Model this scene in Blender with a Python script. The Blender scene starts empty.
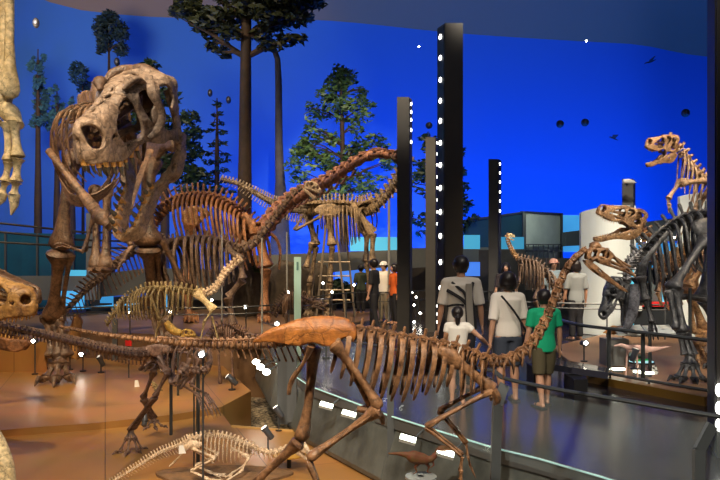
import bpy, bmesh, math, random
from mathutils import Vector, Matrix, noise
from mathutils.geometry import delaunay_2d_cdt
random.seed(7)
V = Vector
COL = bpy.context.scene.collection
F, EYE, HZ = 700.0, 1.65, 262.0
UP = V((0, 0, 1))

def W(px, py, d):
    """world point seen at that pixel of the photograph, d metres away"""
    return V(((px - 360) / F * d, d, EYE - (py - HZ) / F * d))

def G(px, py, z=0.0):
    """point on the level surface z seen at that pixel"""
    return W(px, py, (EYE - z) * F / (py - HZ))

# ------------------------------------------------------------------ materials
def principled(name):
    m = bpy.data.materials.new(name); m.use_nodes = True
    nt = m.node_tree
    return m, nt, nt.nodes['Principled BSDF']

def mat(name, c1, c2=None, scale=6.0, rough=0.55, bump=0.0, bscale=40.0, metal=0.0, spec=0.5, detail=6.0, lo=0.35, hi=0.65):
    m, nt, b = principled(name)
    b.inputs['Roughness'].default_value = rough
    b.inputs['Metallic'].default_value = metal
    b.inputs['Specular IOR Level'].default_value = spec
    b.inputs['Base Color'].default_value = (*c1, 1)
    if c2 or bump:
        tc = nt.nodes.new('ShaderNodeTexCoord')
    if c2:
        n = nt.nodes.new('ShaderNodeTexNoise'); n.inputs['Scale'].default_value = scale
        n.inputs['Detail'].default_value = detail; n.inputs['Roughness'].default_value = 0.65
        r = nt.nodes.new('ShaderNodeValToRGB')
        r.color_ramp.elements[0].position = lo; r.color_ramp.elements[1].position = hi
        r.color_ramp.elements[0].color = (*c2, 1); r.color_ramp.elements[1].color = (*c1, 1)
        nt.links.new(tc.outputs['Object'], n.inputs['Vector'])
        nt.links.new(n.outputs['Fac'], r.inputs['Fac'])
        nt.links.new(r.outputs['Color'], b.inputs['Base Color'])
    if bump:
        n2 = nt.nodes.new('ShaderNodeTexNoise'); n2.inputs['Scale'].default_value = bscale
        n2.inputs['Detail'].default_value = 5
        bp = nt.nodes.new('ShaderNodeBump'); bp.inputs['Strength'].default_value = bump
        bp.inputs['Distance'].default_value = 0.02
        nt.links.new(tc.outputs['Object'], n2.inputs['Vector'])
        nt.links.new(n2.outputs['Fac'], bp.inputs['Height'])
        nt.links.new(bp.outputs['Normal'], b.inputs['Normal'])
    return m

def bone_mat(name, c1, c2, scale=6.0, rough=.5, bump=.3, bscale=40.0, lo=.36, hi=.62):
    """mottled fossil bone: blotches, fine grain and hairline cracks"""
    m, nt, b = principled(name); N = nt.nodes.new; L = nt.links.new
    tc = N('ShaderNodeTexCoord')
    n = N('ShaderNodeTexNoise'); n.inputs['Scale'].default_value = scale; n.inputs['Detail'].default_value = 9; n.inputs['Roughness'].default_value = .68; n.inputs['Distortion'].default_value = .4
    r = N('ShaderNodeValToRGB'); e = r.color_ramp.elements
    e[0].position, e[1].position = lo, hi; e[0].color = (*c2, 1); e[1].color = (*c1, 1)
    k = e.new((lo + hi) / 2); k.color = (*[a * .62 + b_ * .38 for a, b_ in zip(c1, c2)], 1)
    f = N('ShaderNodeTexNoise'); f.inputs['Scale'].default_value = scale * 4.5; f.inputs['Detail'].default_value = 6
    fr = N('ShaderNodeMapRange'); fr.inputs['From Min'].default_value = .3; fr.inputs['From Max'].default_value = .7; fr.inputs['To Min'].default_value = .5; fr.inputs['To Max'].default_value = 1.12
    v = N('ShaderNodeTexVoronoi'); v.feature = 'DISTANCE_TO_EDGE'; v.inputs['Scale'].default_value = scale * 1.3
    vw = N('ShaderNodeMix'); vw.data_type = 'VECTOR'; vw.inputs['Factor'].default_value = .12
    L(tc.outputs['Object'], vw.inputs['A']); L(n.outputs['Color'], vw.inputs['B']); L(vw.outputs['Result'], v.inputs['Vector'])
    vr = N('ShaderNodeMapRange'); vr.inputs['From Max'].default_value = .035; vr.inputs['To Min'].default_value = .45
    L(tc.outputs['Object'], n.inputs['Vector']); L(tc.outputs['Object'], f.inputs['Vector']); L(n.outputs['Fac'], r.inputs['Fac'])
    L(f.outputs['Fac'], fr.inputs['Value']); L(v.outputs['Distance'], vr.inputs['Value'])
    q = N('ShaderNodeMath'); q.operation = 'MULTIPLY'; L(fr.outputs['Result'], q.inputs[0]); L(vr.outputs['Result'], q.inputs[1])
    x = N('ShaderNodeMix'); x.data_type = 'RGBA'; x.blend_type = 'MULTIPLY'; x.inputs['Factor'].default_value = 1
    L(r.outputs['Color'], x.inputs['A']); L(q.outputs['Value'], x.inputs['B']); L(x.outputs['Result'], b.inputs['Base Color'])
    g = N('ShaderNodeTexNoise'); g.inputs['Scale'].default_value = bscale; g.inputs['Detail'].default_value = 4
    a = N('ShaderNodeMath'); a.operation = 'ADD'; L(g.outputs['Fac'], a.inputs[0]); L(q.outputs['Value'], a.inputs[1])
    bp = N('ShaderNodeBump'); bp.inputs['Strength'].default_value = min(1, bump * 1.8); bp.inputs['Distance'].default_value = .25 / bscale
    L(a.outputs['Value'], bp.inputs['Height']); L(bp.outputs['Normal'], b.inputs['Normal'])
    b.inputs['Roughness'].default_value = rough
    return m

def emit(name, c, s):
    m, nt, b = principled(name)
    b.inputs['Base Color'].default_value = (*c, 1)
    b.inputs['Emission Color'].default_value = (*c, 1)
    b.inputs['Emission Strength'].default_value = s
    return m

def glass(name, c, alpha=0.25, rough=0.08):
    m, nt, b = principled(name)
    b.inputs['Base Color'].default_value = (*c, 1)
    b.inputs['Roughness'].default_value = rough
    b.inputs['Alpha'].default_value = alpha
    return m

BONE_TREX = bone_mat('trex_bone', (.23, .135, .08), (.045, .024, .016), 5, .42, .35, 30)
BONE_SKULL = bone_mat('trex_skull_bone', (.46, .33, .235), (.12, .07, .04), 5.5, .5, .5, 26, lo=.34, hi=.6)
BONE_JAW = bone_mat('trex_jaw_bone', (.46, .31, .19), (.15, .08, .035), 5, .45, .5, 26, lo=.3, hi=.58)
BONE_DARK = bone_mat('dark_brown_bone', (.15, .085, .05), (.05, .028, .018), 6, .45, .3, 40)
BONE_ORN = bone_mat('chestnut_bone', (.42, .215, .10), (.09, .038, .017), 7, .33, .3, 45)
BONE_ILIUM = bone_mat('orange_ilium_bone', (.60, .22, .045), (.26, .08, .02), 5, .35, .2, 30)
BONE_SMALL = bone_mat('purple_brown_bone', (.24, .14, .10), (.08, .045, .035), 9, .5, .3, 60)
BONE_WHITE = bone_mat('ivory_bone', (.88, .70, .50), (.62, .43, .26), 14, .55, .2, 60)
BONE_CREAM = bone_mat('cream_bone', (.90, .74, .44), (.62, .45, .2), 8, .5, .2, 30)
BONE_YELLOW = bone_mat('yellow_cream_bone', (.46, .36, .17), (.18, .12, .05), 8, .5, .3, 30)
BONE_RUST = bone_mat('rust_bone', (.42, .19, .08), (.13, .055, .025), 5, .5, .4, 20)
BONE_PINK = bone_mat('reddish_brown_bone', (.44, .21, .13), (.22, .10, .065), 4, .6, .3, 15)
BONE_BEIGE = bone_mat('beige_bone', (.48, .35, .21), (.12, .085, .05), 5, .55, .4, 20)
BONE_TAN = bone_mat('tan_bone', (.56, .33, .16), (.24, .12, .05), 8, .5, .3, 30)
BONE_BLACK = bone_mat('black_bone', (.08, .083, .09), (.016, .017, .02), 8, .3, .3, 30)
BONE_GREY = bone_mat('grey_brown_bone', (.30, .20, .14), (.09, .06, .045), 6, .5, .3, 20)
TOOTH = mat('tooth_enamel', (.72, .42, .13), (.5, .24, .06), 20, .25)
TOOTH_DARK = mat('tooth_dark_tip', (.13, .125, .10), (.07, .06, .05), 20, .25)
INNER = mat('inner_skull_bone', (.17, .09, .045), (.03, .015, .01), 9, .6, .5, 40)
TAN = mat('platform_tan', (.42, .215, .075), (.34, .165, .055), 1.2, .38, .02, 60)
BRONZE = mat('platform_brown', (.20, .12, .065), (.15, .085, .045), 1.5, .5)
STEEL = mat('dark_steel', (.055, .06, .065), rough=.4, metal=.3)
RAILG = mat('grey_painted_metal', (.085, .095, .10), rough=.42)
RAILD = mat('dark_rail_metal', (.035, .04, .042), rough=.35)
BLACK = mat('black_plastic', (.012, .012, .014), rough=.5)
PILLAR = mat('pillar_dark_grey', (.062, .058, .052), (.052, .05, .046), 3, .55)
SLOPE = mat('grey_sloped_panel', (.13, .145, .135), (.05, .056, .052), 2, .35)
WHITE = mat('white_paint', (.62, .66, .63), rough=.6)
CONC = mat('grey_parapet', (.09, .10, .105), (.07, .08, .085), 1, .6)
DARKW = mat('dark_interior', (.02, .025, .03), rough=.4)
LAMP = emit('lamp_lens', (1, .96, .82), 30)
LAMP_T = emit('tube_lens', (.92, 1, .80), 9)
DOT = emit('pillar_lamp_lens', (1, .98, .9), 9)
BLUEWIN = emit('lit_blue_window', (.06, .38, .80), .7)
CYANWIN = emit('lit_cyan_window', (.06, .38, .62), .7)
GLASS_T = glass('teal_glass', (.05, .25, .35), .45)
GLASS_C = glass('clear_rail_glass', (.5, .65, .7), .06, .02)
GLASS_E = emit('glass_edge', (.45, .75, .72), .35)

# ------------------------------------------------------------------ mesh tools
def frame(t, up=UP):
    t = t.normalized()
    s = t.cross(up)
    if s.length < 1e-4: s = t.cross(V((0, 1, 0)))
    s.normalize()
    return t, s.cross(t).normalized(), s          # tangent, up, side

def catmull(p, n):
    if len(p) == 2: return [p[0].lerp(p[1], i / (n - 1)) for i in range(n)]
    q = [p[0] * 2 - p[1]] + list(p) + [p[-1] * 2 - p[-2]]
    d = []
    for i in range(1, len(q) - 2):
        for k in range(12):
            t = k / 12
            a, b, c, e = q[i - 1], q[i], q[i + 1], q[i + 2]
            d.append(0.5 * ((2 * b) + (c - a) * t + (2 * a - 5 * b + 4 * c - e) * t * t + (3 * b - a - 3 * c + e) * t ** 3))
    d.append(q[-2].copy())
    L = [0]
    for i in range(1, len(d)): L.append(L[-1] + (d[i] - d[i - 1]).length)
    out, j = [], 0
    for i in range(n):
        s = L[-1] * i / (n - 1)
        while j < len(L) - 2 and L[j + 1] < s: j += 1
        u = (s - L[j]) / max(1e-9, L[j + 1] - L[j])
        out.append(d[j].lerp(d[j + 1], min(1, u)))
    return out

class MB:
    def __init__(self): self.v, self.f, self.m = [], [], []
    def tube(self, pts, rad, n=8, flat=1.0, up=UP, lobe=None, mi=0, cap=True):
        base = len(self.v); side = None
        for i, p in enumerate(pts):
            t = (pts[min(i + 1, len(pts) - 1)] - pts[max(i - 1, 0)])
            if t.length < 1e-9: t = V((0, 0, 1))
            t.normalize()
            if side is None:
                _, u, side = frame(t, up)
            else:
                side = (side - t * side.dot(t))
                if side.length < 1e-6: _, u, side = frame(t, up)
                side.normalize()
                u = side.cross(t)
            r = rad[i] if hasattr(rad, '__len__') else rad
            for k in range(n):
                a = 2 * math.pi * k / n
                rr = r * (1 + (lobe[i] if lobe else 0) * math.cos(2 * a))
                self.v.append(p + side * math.cos(a) * rr + u * math.sin(a) * rr * flat)
        for i in range(len(pts) - 1):
            for k in range(n):
                a, b = base + i * n + k, base + i * n + (k + 1) % n
                self.f.append((a, b, b + n, a + n)); self.m.append(mi)
        if cap:
            self.f.append(tuple(base + k for k in range(n))[::-1]); self.m.append(mi)
            e = base + (len(pts) - 1) * n
            self.f.append(tuple(e + k for k in range(n))); self.m.append(mi)
        return self
    def box(self, c, sx, sy, sz, ax=None, mi=0):
        """box centred on c; ax = three axes"""
        X, Y, Z = ax or (V((1, 0, 0)), V((0, 1, 0)), V((0, 0, 1)))
        b = len(self.v)
        for k in ((-1, -1), (1, -1), (1, 1), (-1, 1)):
            for z in (-1, 1):
                self.v.append(c + X * k[0] * sx / 2 + Y * k[1] * sy / 2 + Z * z * sz / 2)
        for q in ((0, 2, 4, 6), (7, 5, 3, 1), (0, 1, 3, 2), (2, 3, 5, 4), (4, 5, 7, 6), (6, 7, 1, 0)):
            self.f.append(tuple(b + i for i in q)[::-1]); self.m.append(mi)
        return self
    def prism(self, pts, dz, mi=0):
        """polygon of points extruded by the vector dz"""
        b, n = len(self.v), len(pts)
        self.v += [p.copy() for p in pts] + [p + dz for p in pts]
        self.f.append(tuple(b + i for i in range(n))); self.m.append(mi)
        self.f.append(tuple(b + n + i for i in range(n))[::-1]); self.m.append(mi)
        for i in range(n):
            j = (i + 1) % n
            self.f.append((b + i, b + n + i, b + n + j, b + j)); self.m.append(mi)
        return self
    def ball(self, c, r, n=10, ax=None, mi=0, jitter=0):
        rx, ry, rz = r if hasattr(r, '__len__') else (r, r, r)
        X, Y, Z = ax or (V((1, 0, 0)), V((0, 1, 0)), V((0, 0, 1)))
        b = len(self.v); m = n // 2 + 1
        for i in range(m + 1):
            th = math.pi * i / m
            for k in range(n):
                a = 2 * math.pi * k / n
                d = 1 + (random.uniform(-jitter, jitter) if jitter else 0)
                self.v.append(c + X * rx * d * math.sin(th) * math.cos(a) + Y * ry * d * math.sin(th) * math.sin(a) + Z * rz * d * math.cos(th))
        for i in range(m):
            for k in range(n):
                a, e = b + i * n + k, b + i * n + (k + 1) % n
                self.f.append((a, a + n, e + n, e)); self.m.append(mi)
        return self
    def build(self, name, mats, parent=None, smooth=True, root=None):
        o_ = origin_of(parent) if parent else (root or V((0, 0, 0)))
        me = bpy.data.meshes.new(name)
        me.from_pydata([tuple(p - o_) for p in self.v], [], self.f)
        ms = mats if isinstance(mats, (list, tuple)) else [mats]
        for m in ms: me.materials.append(m)
        if len(ms) > 1: me.polygons.foreach_set('material_index', self.m)
        if smooth: me.polygons.foreach_set('use_smooth', [True] * len(me.polygons))
        bm = bmesh.new(); bm.from_mesh(me)
        bmesh.ops.remove_doubles(bm, verts=bm.verts, dist=1e-6)
        bmesh.ops.recalc_face_normals(bm, faces=bm.faces); bm.to_mesh(me); bm.free()
        if smooth: me.set_sharp_from_angle(angle=math.radians(50))
        o = bpy.data.objects.new(name, me); COL.objects.link(o)
        if parent: o.parent = parent
        elif root: o.location = root
        return o

def origin_of(o):
    p = V((0, 0, 0))
    while o is not None:
        p = p + V(o.location); o = o.parent
    return p

def tag(o, label, cat, group=None, kind=None):
    o['label'] = label; o['category'] = cat
    if group: o['group'] = group
    if kind: o['kind'] = kind
    return o

def thing(name, label, cat, loc, group=None):
    o = bpy.data.objects.new(name, None); COL.objects.link(o)
    o.location = loc; o.empty_display_size = .1
    return tag(o, label, cat, group)

def struct(name, mb, m, smooth=False):
    o = mb.build(name, m, smooth=smooth); o['kind'] = 'structure'; return o

def copy_tree(o, loc, label=None, rotz=None, scale=None):
    def cp(x, par):
        c = x.copy(); COL.objects.link(c); c.parent = par
        for ch in [k for k in bpy.data.objects if k.parent == x]: cp(ch, c)
        return c
    c = cp(o, None); c.location = loc
    if rotz is not None: c.rotation_euler.z = rotz
    if scale: c.scale = (scale,) * 3
    if label: c['label'] = label
    return c

def wobble(mb, amp, sc):
    for i, p in enumerate(mb.v):
        mb.v[i] = p + noise.noise_vector(p * sc) * amp + noise.noise_vector(p * sc * 2.7) * amp * .45

def plate_obj(name, outline, holes, mp, thick, m, parent, step, mirror=False, wob=0, sub=0, smooth_out=3):
    """plate from a 2D outline with holes; mp maps (u, v) -> world point"""
    def cl(poly, k):
        n = len(poly); out = []
        for i in range(n):
            a, b, c, d = (V(poly[(i + j - 1) % n]) for j in range(4))
            for s in range(k):
                t = s / k
                out.append(0.5 * ((2 * b) + (c - a) * t + (2 * a - 5 * b + 4 * c - d) * t * t + (3 * b - a - 3 * c + d) * t ** 3))
        return out
    def inside(p, poly):
        r = False; j = len(poly) - 1
        for i in range(len(poly)):
            a, b = poly[i], poly[j]
            if (a[1] > p[1]) != (b[1] > p[1]) and p[0] < (b[0] - a[0]) * (p[1] - a[1]) / (b[1] - a[1]) + a[0]: r = not r
            j = i
        return r
    O = cl(outline, smooth_out); H = [cl(h, smooth_out) for h in holes]
    pts, edges = [], []
    for loop in [O] + H:
        b = len(pts); pts += loop
        edges += [(b + i, b + (i + 1) % len(loop)) for i in range(len(loop))]
    x0, x1 = min(p[0] for p in O), max(p[0] for p in O); y0, y1 = min(p[1] for p in O), max(p[1] for p in O)
    y = y0; row = 0
    border = list(pts)
    while y < y1:
        x = x0 + (step / 2 if row % 2 else 0)
        while x < x1:
            p = V((x, y))
            if inside(p, O) and not any(inside(p, h) for h in H) and min((p - q).length for q in border) > step * .45: pts.append(p)
            x += step
        y += step * .87; row += 1
    r = delaunay_2d_cdt(pts, edges, [], 0, 1e-6)
    vs, fs = r[0], r[2]
    fs = [f for f in fs if inside(sum((vs[i] for i in f), V((0, 0))) / 3, O) and not any(inside(sum((vs[i] for i in f), V((0, 0))) / 3, h) for h in H)]
    mb = MB()
    mb.v = [mp(p[0], p[1], 1) for p in vs]; mb.f = [tuple(f) for f in fs]
    if mirror:
        n = len(vs)
        mb.v += [mp(p[0], p[1], -1) for p in vs]; mb.f += [tuple(i + n for i in f)[::-1] for f in fs]
    if wob: wobble(mb, wob[0], wob[1])
    o_ = origin_of(parent)
    me = bpy.data.meshes.new(name); me.from_pydata([tuple(p - o_) for p in mb.v], [], mb.f)
    me.materials.append(m); me.polygons.foreach_set('use_smooth', [True] * len(me.polygons))
    bm = bmesh.new(); bm.from_mesh(me)
    bmesh.ops.remove_doubles(bm, verts=bm.verts, dist=step * .12 * (mp(1, 0, 1) - mp(0, 0, 1)).length)
    bmesh.ops.recalc_face_normals(bm, faces=bm.faces); bm.to_mesh(me); bm.free()
    o = bpy.data.objects.new(name, me); COL.objects.link(o); o.parent = parent
    s = o.modifiers.new('s', 'SOLIDIFY'); s.thickness = thick; s.offset = 0
    if sub:
        s = o.modifiers.new('b', 'SUBSURF'); s.levels = s.render_levels = sub
    return o

# ------------------------------------------------------------------ skeleton kit
PROF = [(0, .55), (.015, 1.1), (.05, 1.45), (.1, 1.3), (.2, .9), (.35, .76), (.5, .72), (.65, .76), (.8, .95), (.9, 1.3), (.95, 1.4), (.985, 1.1), (1, .55)]
def bone_mb(a, b, r, bow=None, e0=1.0, e1=1.0, flat=.85, n=9, up=UP, mb=None):
    mb = mb or MB(); pts, rad, lobe = [], [], []
    for t, k in PROF:
        p = a.lerp(b, t)
        if bow is not None: p = p + bow * math.sin(math.pi * t)
        pts.append(p)
        if t < .3: k = .72 + (k - .72) * e0
        if t > .7: k = .72 + (k - .72) * e1
        rad.append(r * k); lobe.append(.16 if t < .12 or t > .88 else 0)
    mb.tube(pts, rad, n, flat, up, lobe)
    return mb

class Skel:
    def __init__(s, name, label, cat, m, base, group=None):
        s.root = thing(name, label, cat, base, group); s.m = m
    def frames(s, ctrl, n, up=UP):
        p = catmull(ctrl, n); out = []
        for i in range(n):
            t = p[min(i + 1, n - 1)] - p[max(i - 1, 0)]
            out.append((p[i],) + frame(t, up))
        return out
    def vertebrae(s, fr, r, h, tp, chev=None, lean=0, m=None, name='vertebra', gap=.84, hook=0):
        n = len(fr)
        g = lambda a, t: a(t) if callable(a) else a
        for i, (p, T, U, S) in enumerate(fr):
            t = i / max(1, n - 1)
            L = ((fr[min(i + 1, n - 1)][0] - fr[max(i - 1, 0)][0]).length / (2 if 0 < i < n - 1 else 1)) * gap
            rr, hh, tt = g(r, t), g(h, t), g(tp, t)
            mb = MB()
            mb.tube([p - T * L * .5, p - T * L * .42, p, p + T * L * .42, p + T * L * .5], [rr * .8, rr, rr * .68, rr, rr * .8], 8, 1, U)
            j = random.uniform(.9, 1.1)
            if hh > 0:
                top = p + U * (rr + hh * j) - T * (lean * hh)
                mb.tube([p + U * rr * .5, (p + U * rr * .6).lerp(top, .4), (p + U * rr * .6).lerp(top, .85), top], [L * .34, L * .24, L * .3, L * .2], 6, .38 if L * .3 > rr * .5 else .7, U)
                mb.tube([p + U * rr * .9 + T * L * .62 , p + U * rr * 1.15, p + U * rr * 1.1 - T * L * .55], [rr * .2, rr * .42, rr * .2], 5)
            if tt > 0:
                for q in (-1, 1):
                    mb.tube([p + U * rr * .7 + S * q * rr * .4, p + U * rr * .85 + S * q * tt * .6 - T * L * .05, p + U * rr * .8 + S * q * tt - T * L * .12], [rr * .4, rr * .26, rr * .2], 5, .6)
            ch = g(chev, t) if chev else 0
            if ch > 0:
                q0 = p - U * rr * .9 - T * L * .45
                mb.tube([q0, q0 - U * ch * .5 - T * ch * (.15 + hook), q0 - U * ch - T * ch * (.3 + hook * 1.6)], [rr * .26, rr * .2, rr * .3], 5, .7)
            mb.build(name, m or s.m, s.root)
    def ribs(s, fr, length, width, r, lean=V((0, 0, 0)), curl=.62, m=None, drop=1.0, flat=.8, sides=(-1, 1)):
        n = len(fr); g = lambda a, t: a(t) if callable(a) else a
        for i, (p, T, U, S) in enumerate(fr):
            t = i / max(1, n - 1); l, w, rr = g(length, t), g(width, t), g(r, t)
            for q in sides:
                j = random.uniform(.97, 1.04)
                Sq = S * q
                k = [(.12, .02, 0), (.55, .05, 0), (.88, -.12, .05), (1.0, -.34, .2), (.98, -.6, .45), (.86, -.82, .75), (curl, -1.0, 1)]
                pts = catmull([p + Sq * w * a + UP * (b * l * j) * drop + lean * c * l for a, b, c in k], 12)
                rad = [rr * x for x in (1.3, 1.25, 1.2, 1.15, 1.1, 1.05, 1, .95, .9, .82, .75, .45)]
                MB().tube(pts, rad, 6, flat, T).build('rib', m or s.m, s.root)
    def bone(s, name, a, b, r, **k):
        m = k.pop('m', None)
        mb = bone_mb(a, b, r, **k); wobble(mb, r * .1, 6 / max(r * 20, .3))
        return mb.build(name, m or s.m, s.root)
    def blade(s, name, pts, rad, flat=.35, up=UP, n=10, m=None, parent=None):
        return MB().tube(catmull(pts, 12), catval(rad, 12), n, flat, up).build(name, m or s.m, parent or s.root)
    def toes(s, ank, dirn, L, r, n=3, spread=.42, ground=None, claw=True, name='toe', droop=1.0, m=None):
        """toes fanned from a foot end; ends rest on z = ground"""
        gz = ground if ground is not None else ank.z - L * .3
        d0 = V((dirn.x, dirn.y, 0)).normalized()
        for i in range(n):
            a = (i - (n - 1) / 2) * spread; d = Matrix.Rotation(a, 3, 'Z') @ d0
            l = L * (1 if i == (n - 1) // 2 or n == 1 else .84)
            pts = [ank + d * .04 * L, ank + d * l * .3 + V((0, 0, (gz + r * 1.6 - ank.z) * .45)), V((ank.x, ank.y, gz + r * 1.3)) + d * l * .62, V((ank.x, ank.y, gz + r * 1.05)) + d * l * .82]
            mb = MB()
            for q in range(3): bone_mb(pts[q], pts[q + 1], r * (1 - .12 * q), mb=mb, n=7)
            if claw:
                e = pts[-1]
                mb.tube([e, e + d * l * .1 + V((0, 0, r * .5)), e + d * l * .2 - V((0, 0, r * .3)), V((ank.x, ank.y, gz + .004)) + d * l * 1.1], [r * .75, r * .7, r * .4, r * .08], 6)
            mb.build(name, m or s.m, s.root)
    def meta(s, a, b, r, side, n=3, m=None):
        for i in range(n):
            o = side * (i - (n - 1) / 2) * r * 1.5
            s.bone('metatarsal', a + o * .8, b + o * 1.15, r, m=m, n=7)
    def fingers(s, w, d, side, L, r, n=3, m=None, curl=None):
        c = curl or V((0, 0, -1))
        for i in range(n):
            o = side * (i - (n - 1) / 2)
            p0 = w + o * r * 1.6
            p1 = p0 + (d + o * .15).normalized() * L * .42
            p2 = p1 + (d + o * .22 + c * .35).normalized() * L * .3
            p3 = p2 + (d + o * .25 + c * .9).normalized() * L * .3
            mb = bone_mb(p0, p1, r, n=6); bone_mb(p1, p2, r * .85, n=6, mb=mb)
            mb.tube([p2, p2.lerp(p3, .5) + (d * r * .5), p3], [r * .8, r * .55, r * .08], 6)
            mb.build('finger', m or s.m, s.root)

def catval(r, n):
    out = []
    for i in range(n):
        x = i / (n - 1) * (len(r) - 1); k = min(int(x), len(r) - 2)
        u = x - k; u = u * u * (3 - 2 * u)
        out.append(r[k] * (1 - u) + r[k + 1] * u)
    return out

# skull kit: every kind gives outline, holes and half widths in units of skull length
REX = dict(
    out=[(.03, -.10), (.09, -.05), (.18, -.015), (.29, -.03), (.40, .02), (.48, .0), (.58, -.045), (.70, -.05), (.82, -.025), (.90, -.01), (.975, .0), (1.0, .05),
         (1.0, .13), (.965, .215), (.90, .255), (.80, .275), (.70, .30), (.6, .325), (.5, .36), (.42, .405), (.36, .40), (.29, .41), (.2, .415), (.12, .43), (.04, .46), (-.02, .42), (-.035, .3), (-.0, .17), (-.02, .04)],
    holes=[[(.845, .15), (.875, .085), (.935, .09), (.965, .16), (.94, .225), (.875, .225)],
           [(.43, .075), (.51, .05), (.61, .06), (.69, .12), (.665, .20), (.58, .265), (.475, .315), (.43, .22)],
           [(.70, .10), (.735, .095), (.75, .12), (.715, .135)], [(.565, .035), (.59, .03), (.6, .045), (.575, .05)],
           [(.335, .15), (.365, .20), (.395, .27), (.39, .335), (.33, .36), (.275, .33), (.27, .27), (.315, .22)],
           [(.10, .06), (.17, .05), (.235, .10), (.20, .16), (.215, .22), (.225, .32), (.15, .355), (.075, .33), (.075, .25), (.13, .2), (.085, .13)]],
    w=[(0, .265), (.12, .275), (.25, .25), (.38, .19), (.5, .135), (.7, .115), (.85, .10), (.94, .075), (1.0, .02)],
    jaw=[(-.03, .02), (.04, .03), (.12, .07), (.22, .085), (.34, .055), (.5, .02), (.7, .01), (.88, .02), (.98, .035), (1.0, -.01), (.97, -.075), (.88, -.105), (.72, -.095), (.55, -.10), (.40, -.135), (.28, -.175), (.14, -.165), (.04, -.10), (-.05, -.05)],
    jholes=[[(.24, -.03), (.28, -.035), (.275, -.01), (.25, -.008)]])
REXH = dict(REX, jaw=[(-.05, .03), (.02, .04), (.12, .01), (.24, .0), (.36, .0), (.5, .01), (.7, .03), (.88, .03), (.98, .04), (1.0, -.01), (.97, -.08), (.88, -.11), (.72, -.10), (.55, -.10), (.40, -.12), (.28, -.145), (.14, -.13), (.04, -.08), (-.06, -.05)],
    jholes=[[(.25, -.03), (.30, -.035), (.295, -.005), (.255, -.005)]])
LONG = dict(REX, holes=[[(.90, .13), (.93, .10), (.965, .12), (.96, .17), (.92, .18)], [(.60, .06), (.68, .05), (.77, .09), (.80, .16), (.75, .23), (.66, .27), (.60, .2)], [(.83, .10), (.85, .09), (.855, .12)], [(.30, .1), (.4, .1), (.42, .3), (.33, .32)]])
SAUR = dict(
    out=[(.1, -.05), (.3, .02), (.5, .0), (.8, .0), (.98, .0), (1.0, .12), (.95, .25), (.8, .33), (.65, .46), (.5, .5), (.3, .5), (.1, .44), (.02, .3), (.05, .1)],
    holes=[[(.68, .22), (.82, .2), (.82, .3), (.7, .38)], [(.48, .1), (.62, .12), (.6, .25), (.52, .22)], [(.26, .22), (.42, .2), (.46, .38), (.3, .42)], [(.12, .08), (.22, .1), (.2, .34), (.12, .3)]],
    w=[(0, .2), (.3, .22), (.6, .17), (.9, .14), (1, .05)],
    jaw=[(0, .0), (.2, .06), (.6, .05), (.97, .05), (1, -.06), (.8, -.13), (.4, -.1), (.05, -.08)], jholes=[])
ORN = dict(
    out=[(.0, -.02), (.12, .03), (.3, .0), (.6, .005), (.85, .0), (1.0, -.02), (1.0, .02), (.88, .075), (.72, .13), (.55, .20), (.42, .28), (.30, .315), (.15, .31), (.02, .25), (-.03, .12)],
    holes=[[(.20, .09), (.30, .08), (.37, .14), (.37, .22), (.29, .26), (.20, .22)], [(.45, .06), (.60, .05), (.70, .07), (.60, .13), (.47, .2)], [(.05, .06), (.13, .06), (.13, .2), (.06, .2)], [(.76, .045), (.86, .03), (.8, .07)]],
    w=[(0, .13), (.25, .15), (.45, .10), (.7, .06), (.9, .05), (1, .015)],
    jaw=[(-.03, .0), (.1, .04), (.3, .035), (.7, .02), (.98, .03), (1.0, -.005), (.9, -.04), (.6, -.055), (.3, -.08), (.05, -.05)], jholes=[[(.3, -.02), (.38, -.022), (.36, 0), (.31, 0)]])
CERA = dict(
    out=[(.05, -.05), (.25, .02), (.5, -.02), (.75, -.02), (.92, -.08), (1.0, -.1), (.98, .05), (.88, .18), (.7, .28), (.55, .34), (.35, .36), (.12, .48), (-.12, .52), (-.2, .38), (-.05, .25), (.0, .1)],
    holes=[[(.42, .14), (.52, .13), (.56, .22), (.48, .28), (.4, .23)], [(-.08, .32), (.06, .28), (.06, .38), (-.06, .43)], [(.12, .08), (.25, .1), (.25, .24), (.13, .22)], [(.78, .08), (.84, .07), (.83, .12)]],
    w=[(-.2, .25), (0, .25), (.3, .23), (.6, .13), (.85, .06), (1, .01)],
    jaw=[(0, .0), (.2, .08), (.5, .03), (.85, .0), (.98, -.03), (.95, -.1), (.7, -.12), (.3, -.14), (.02, -.06)], jholes=[])

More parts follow.
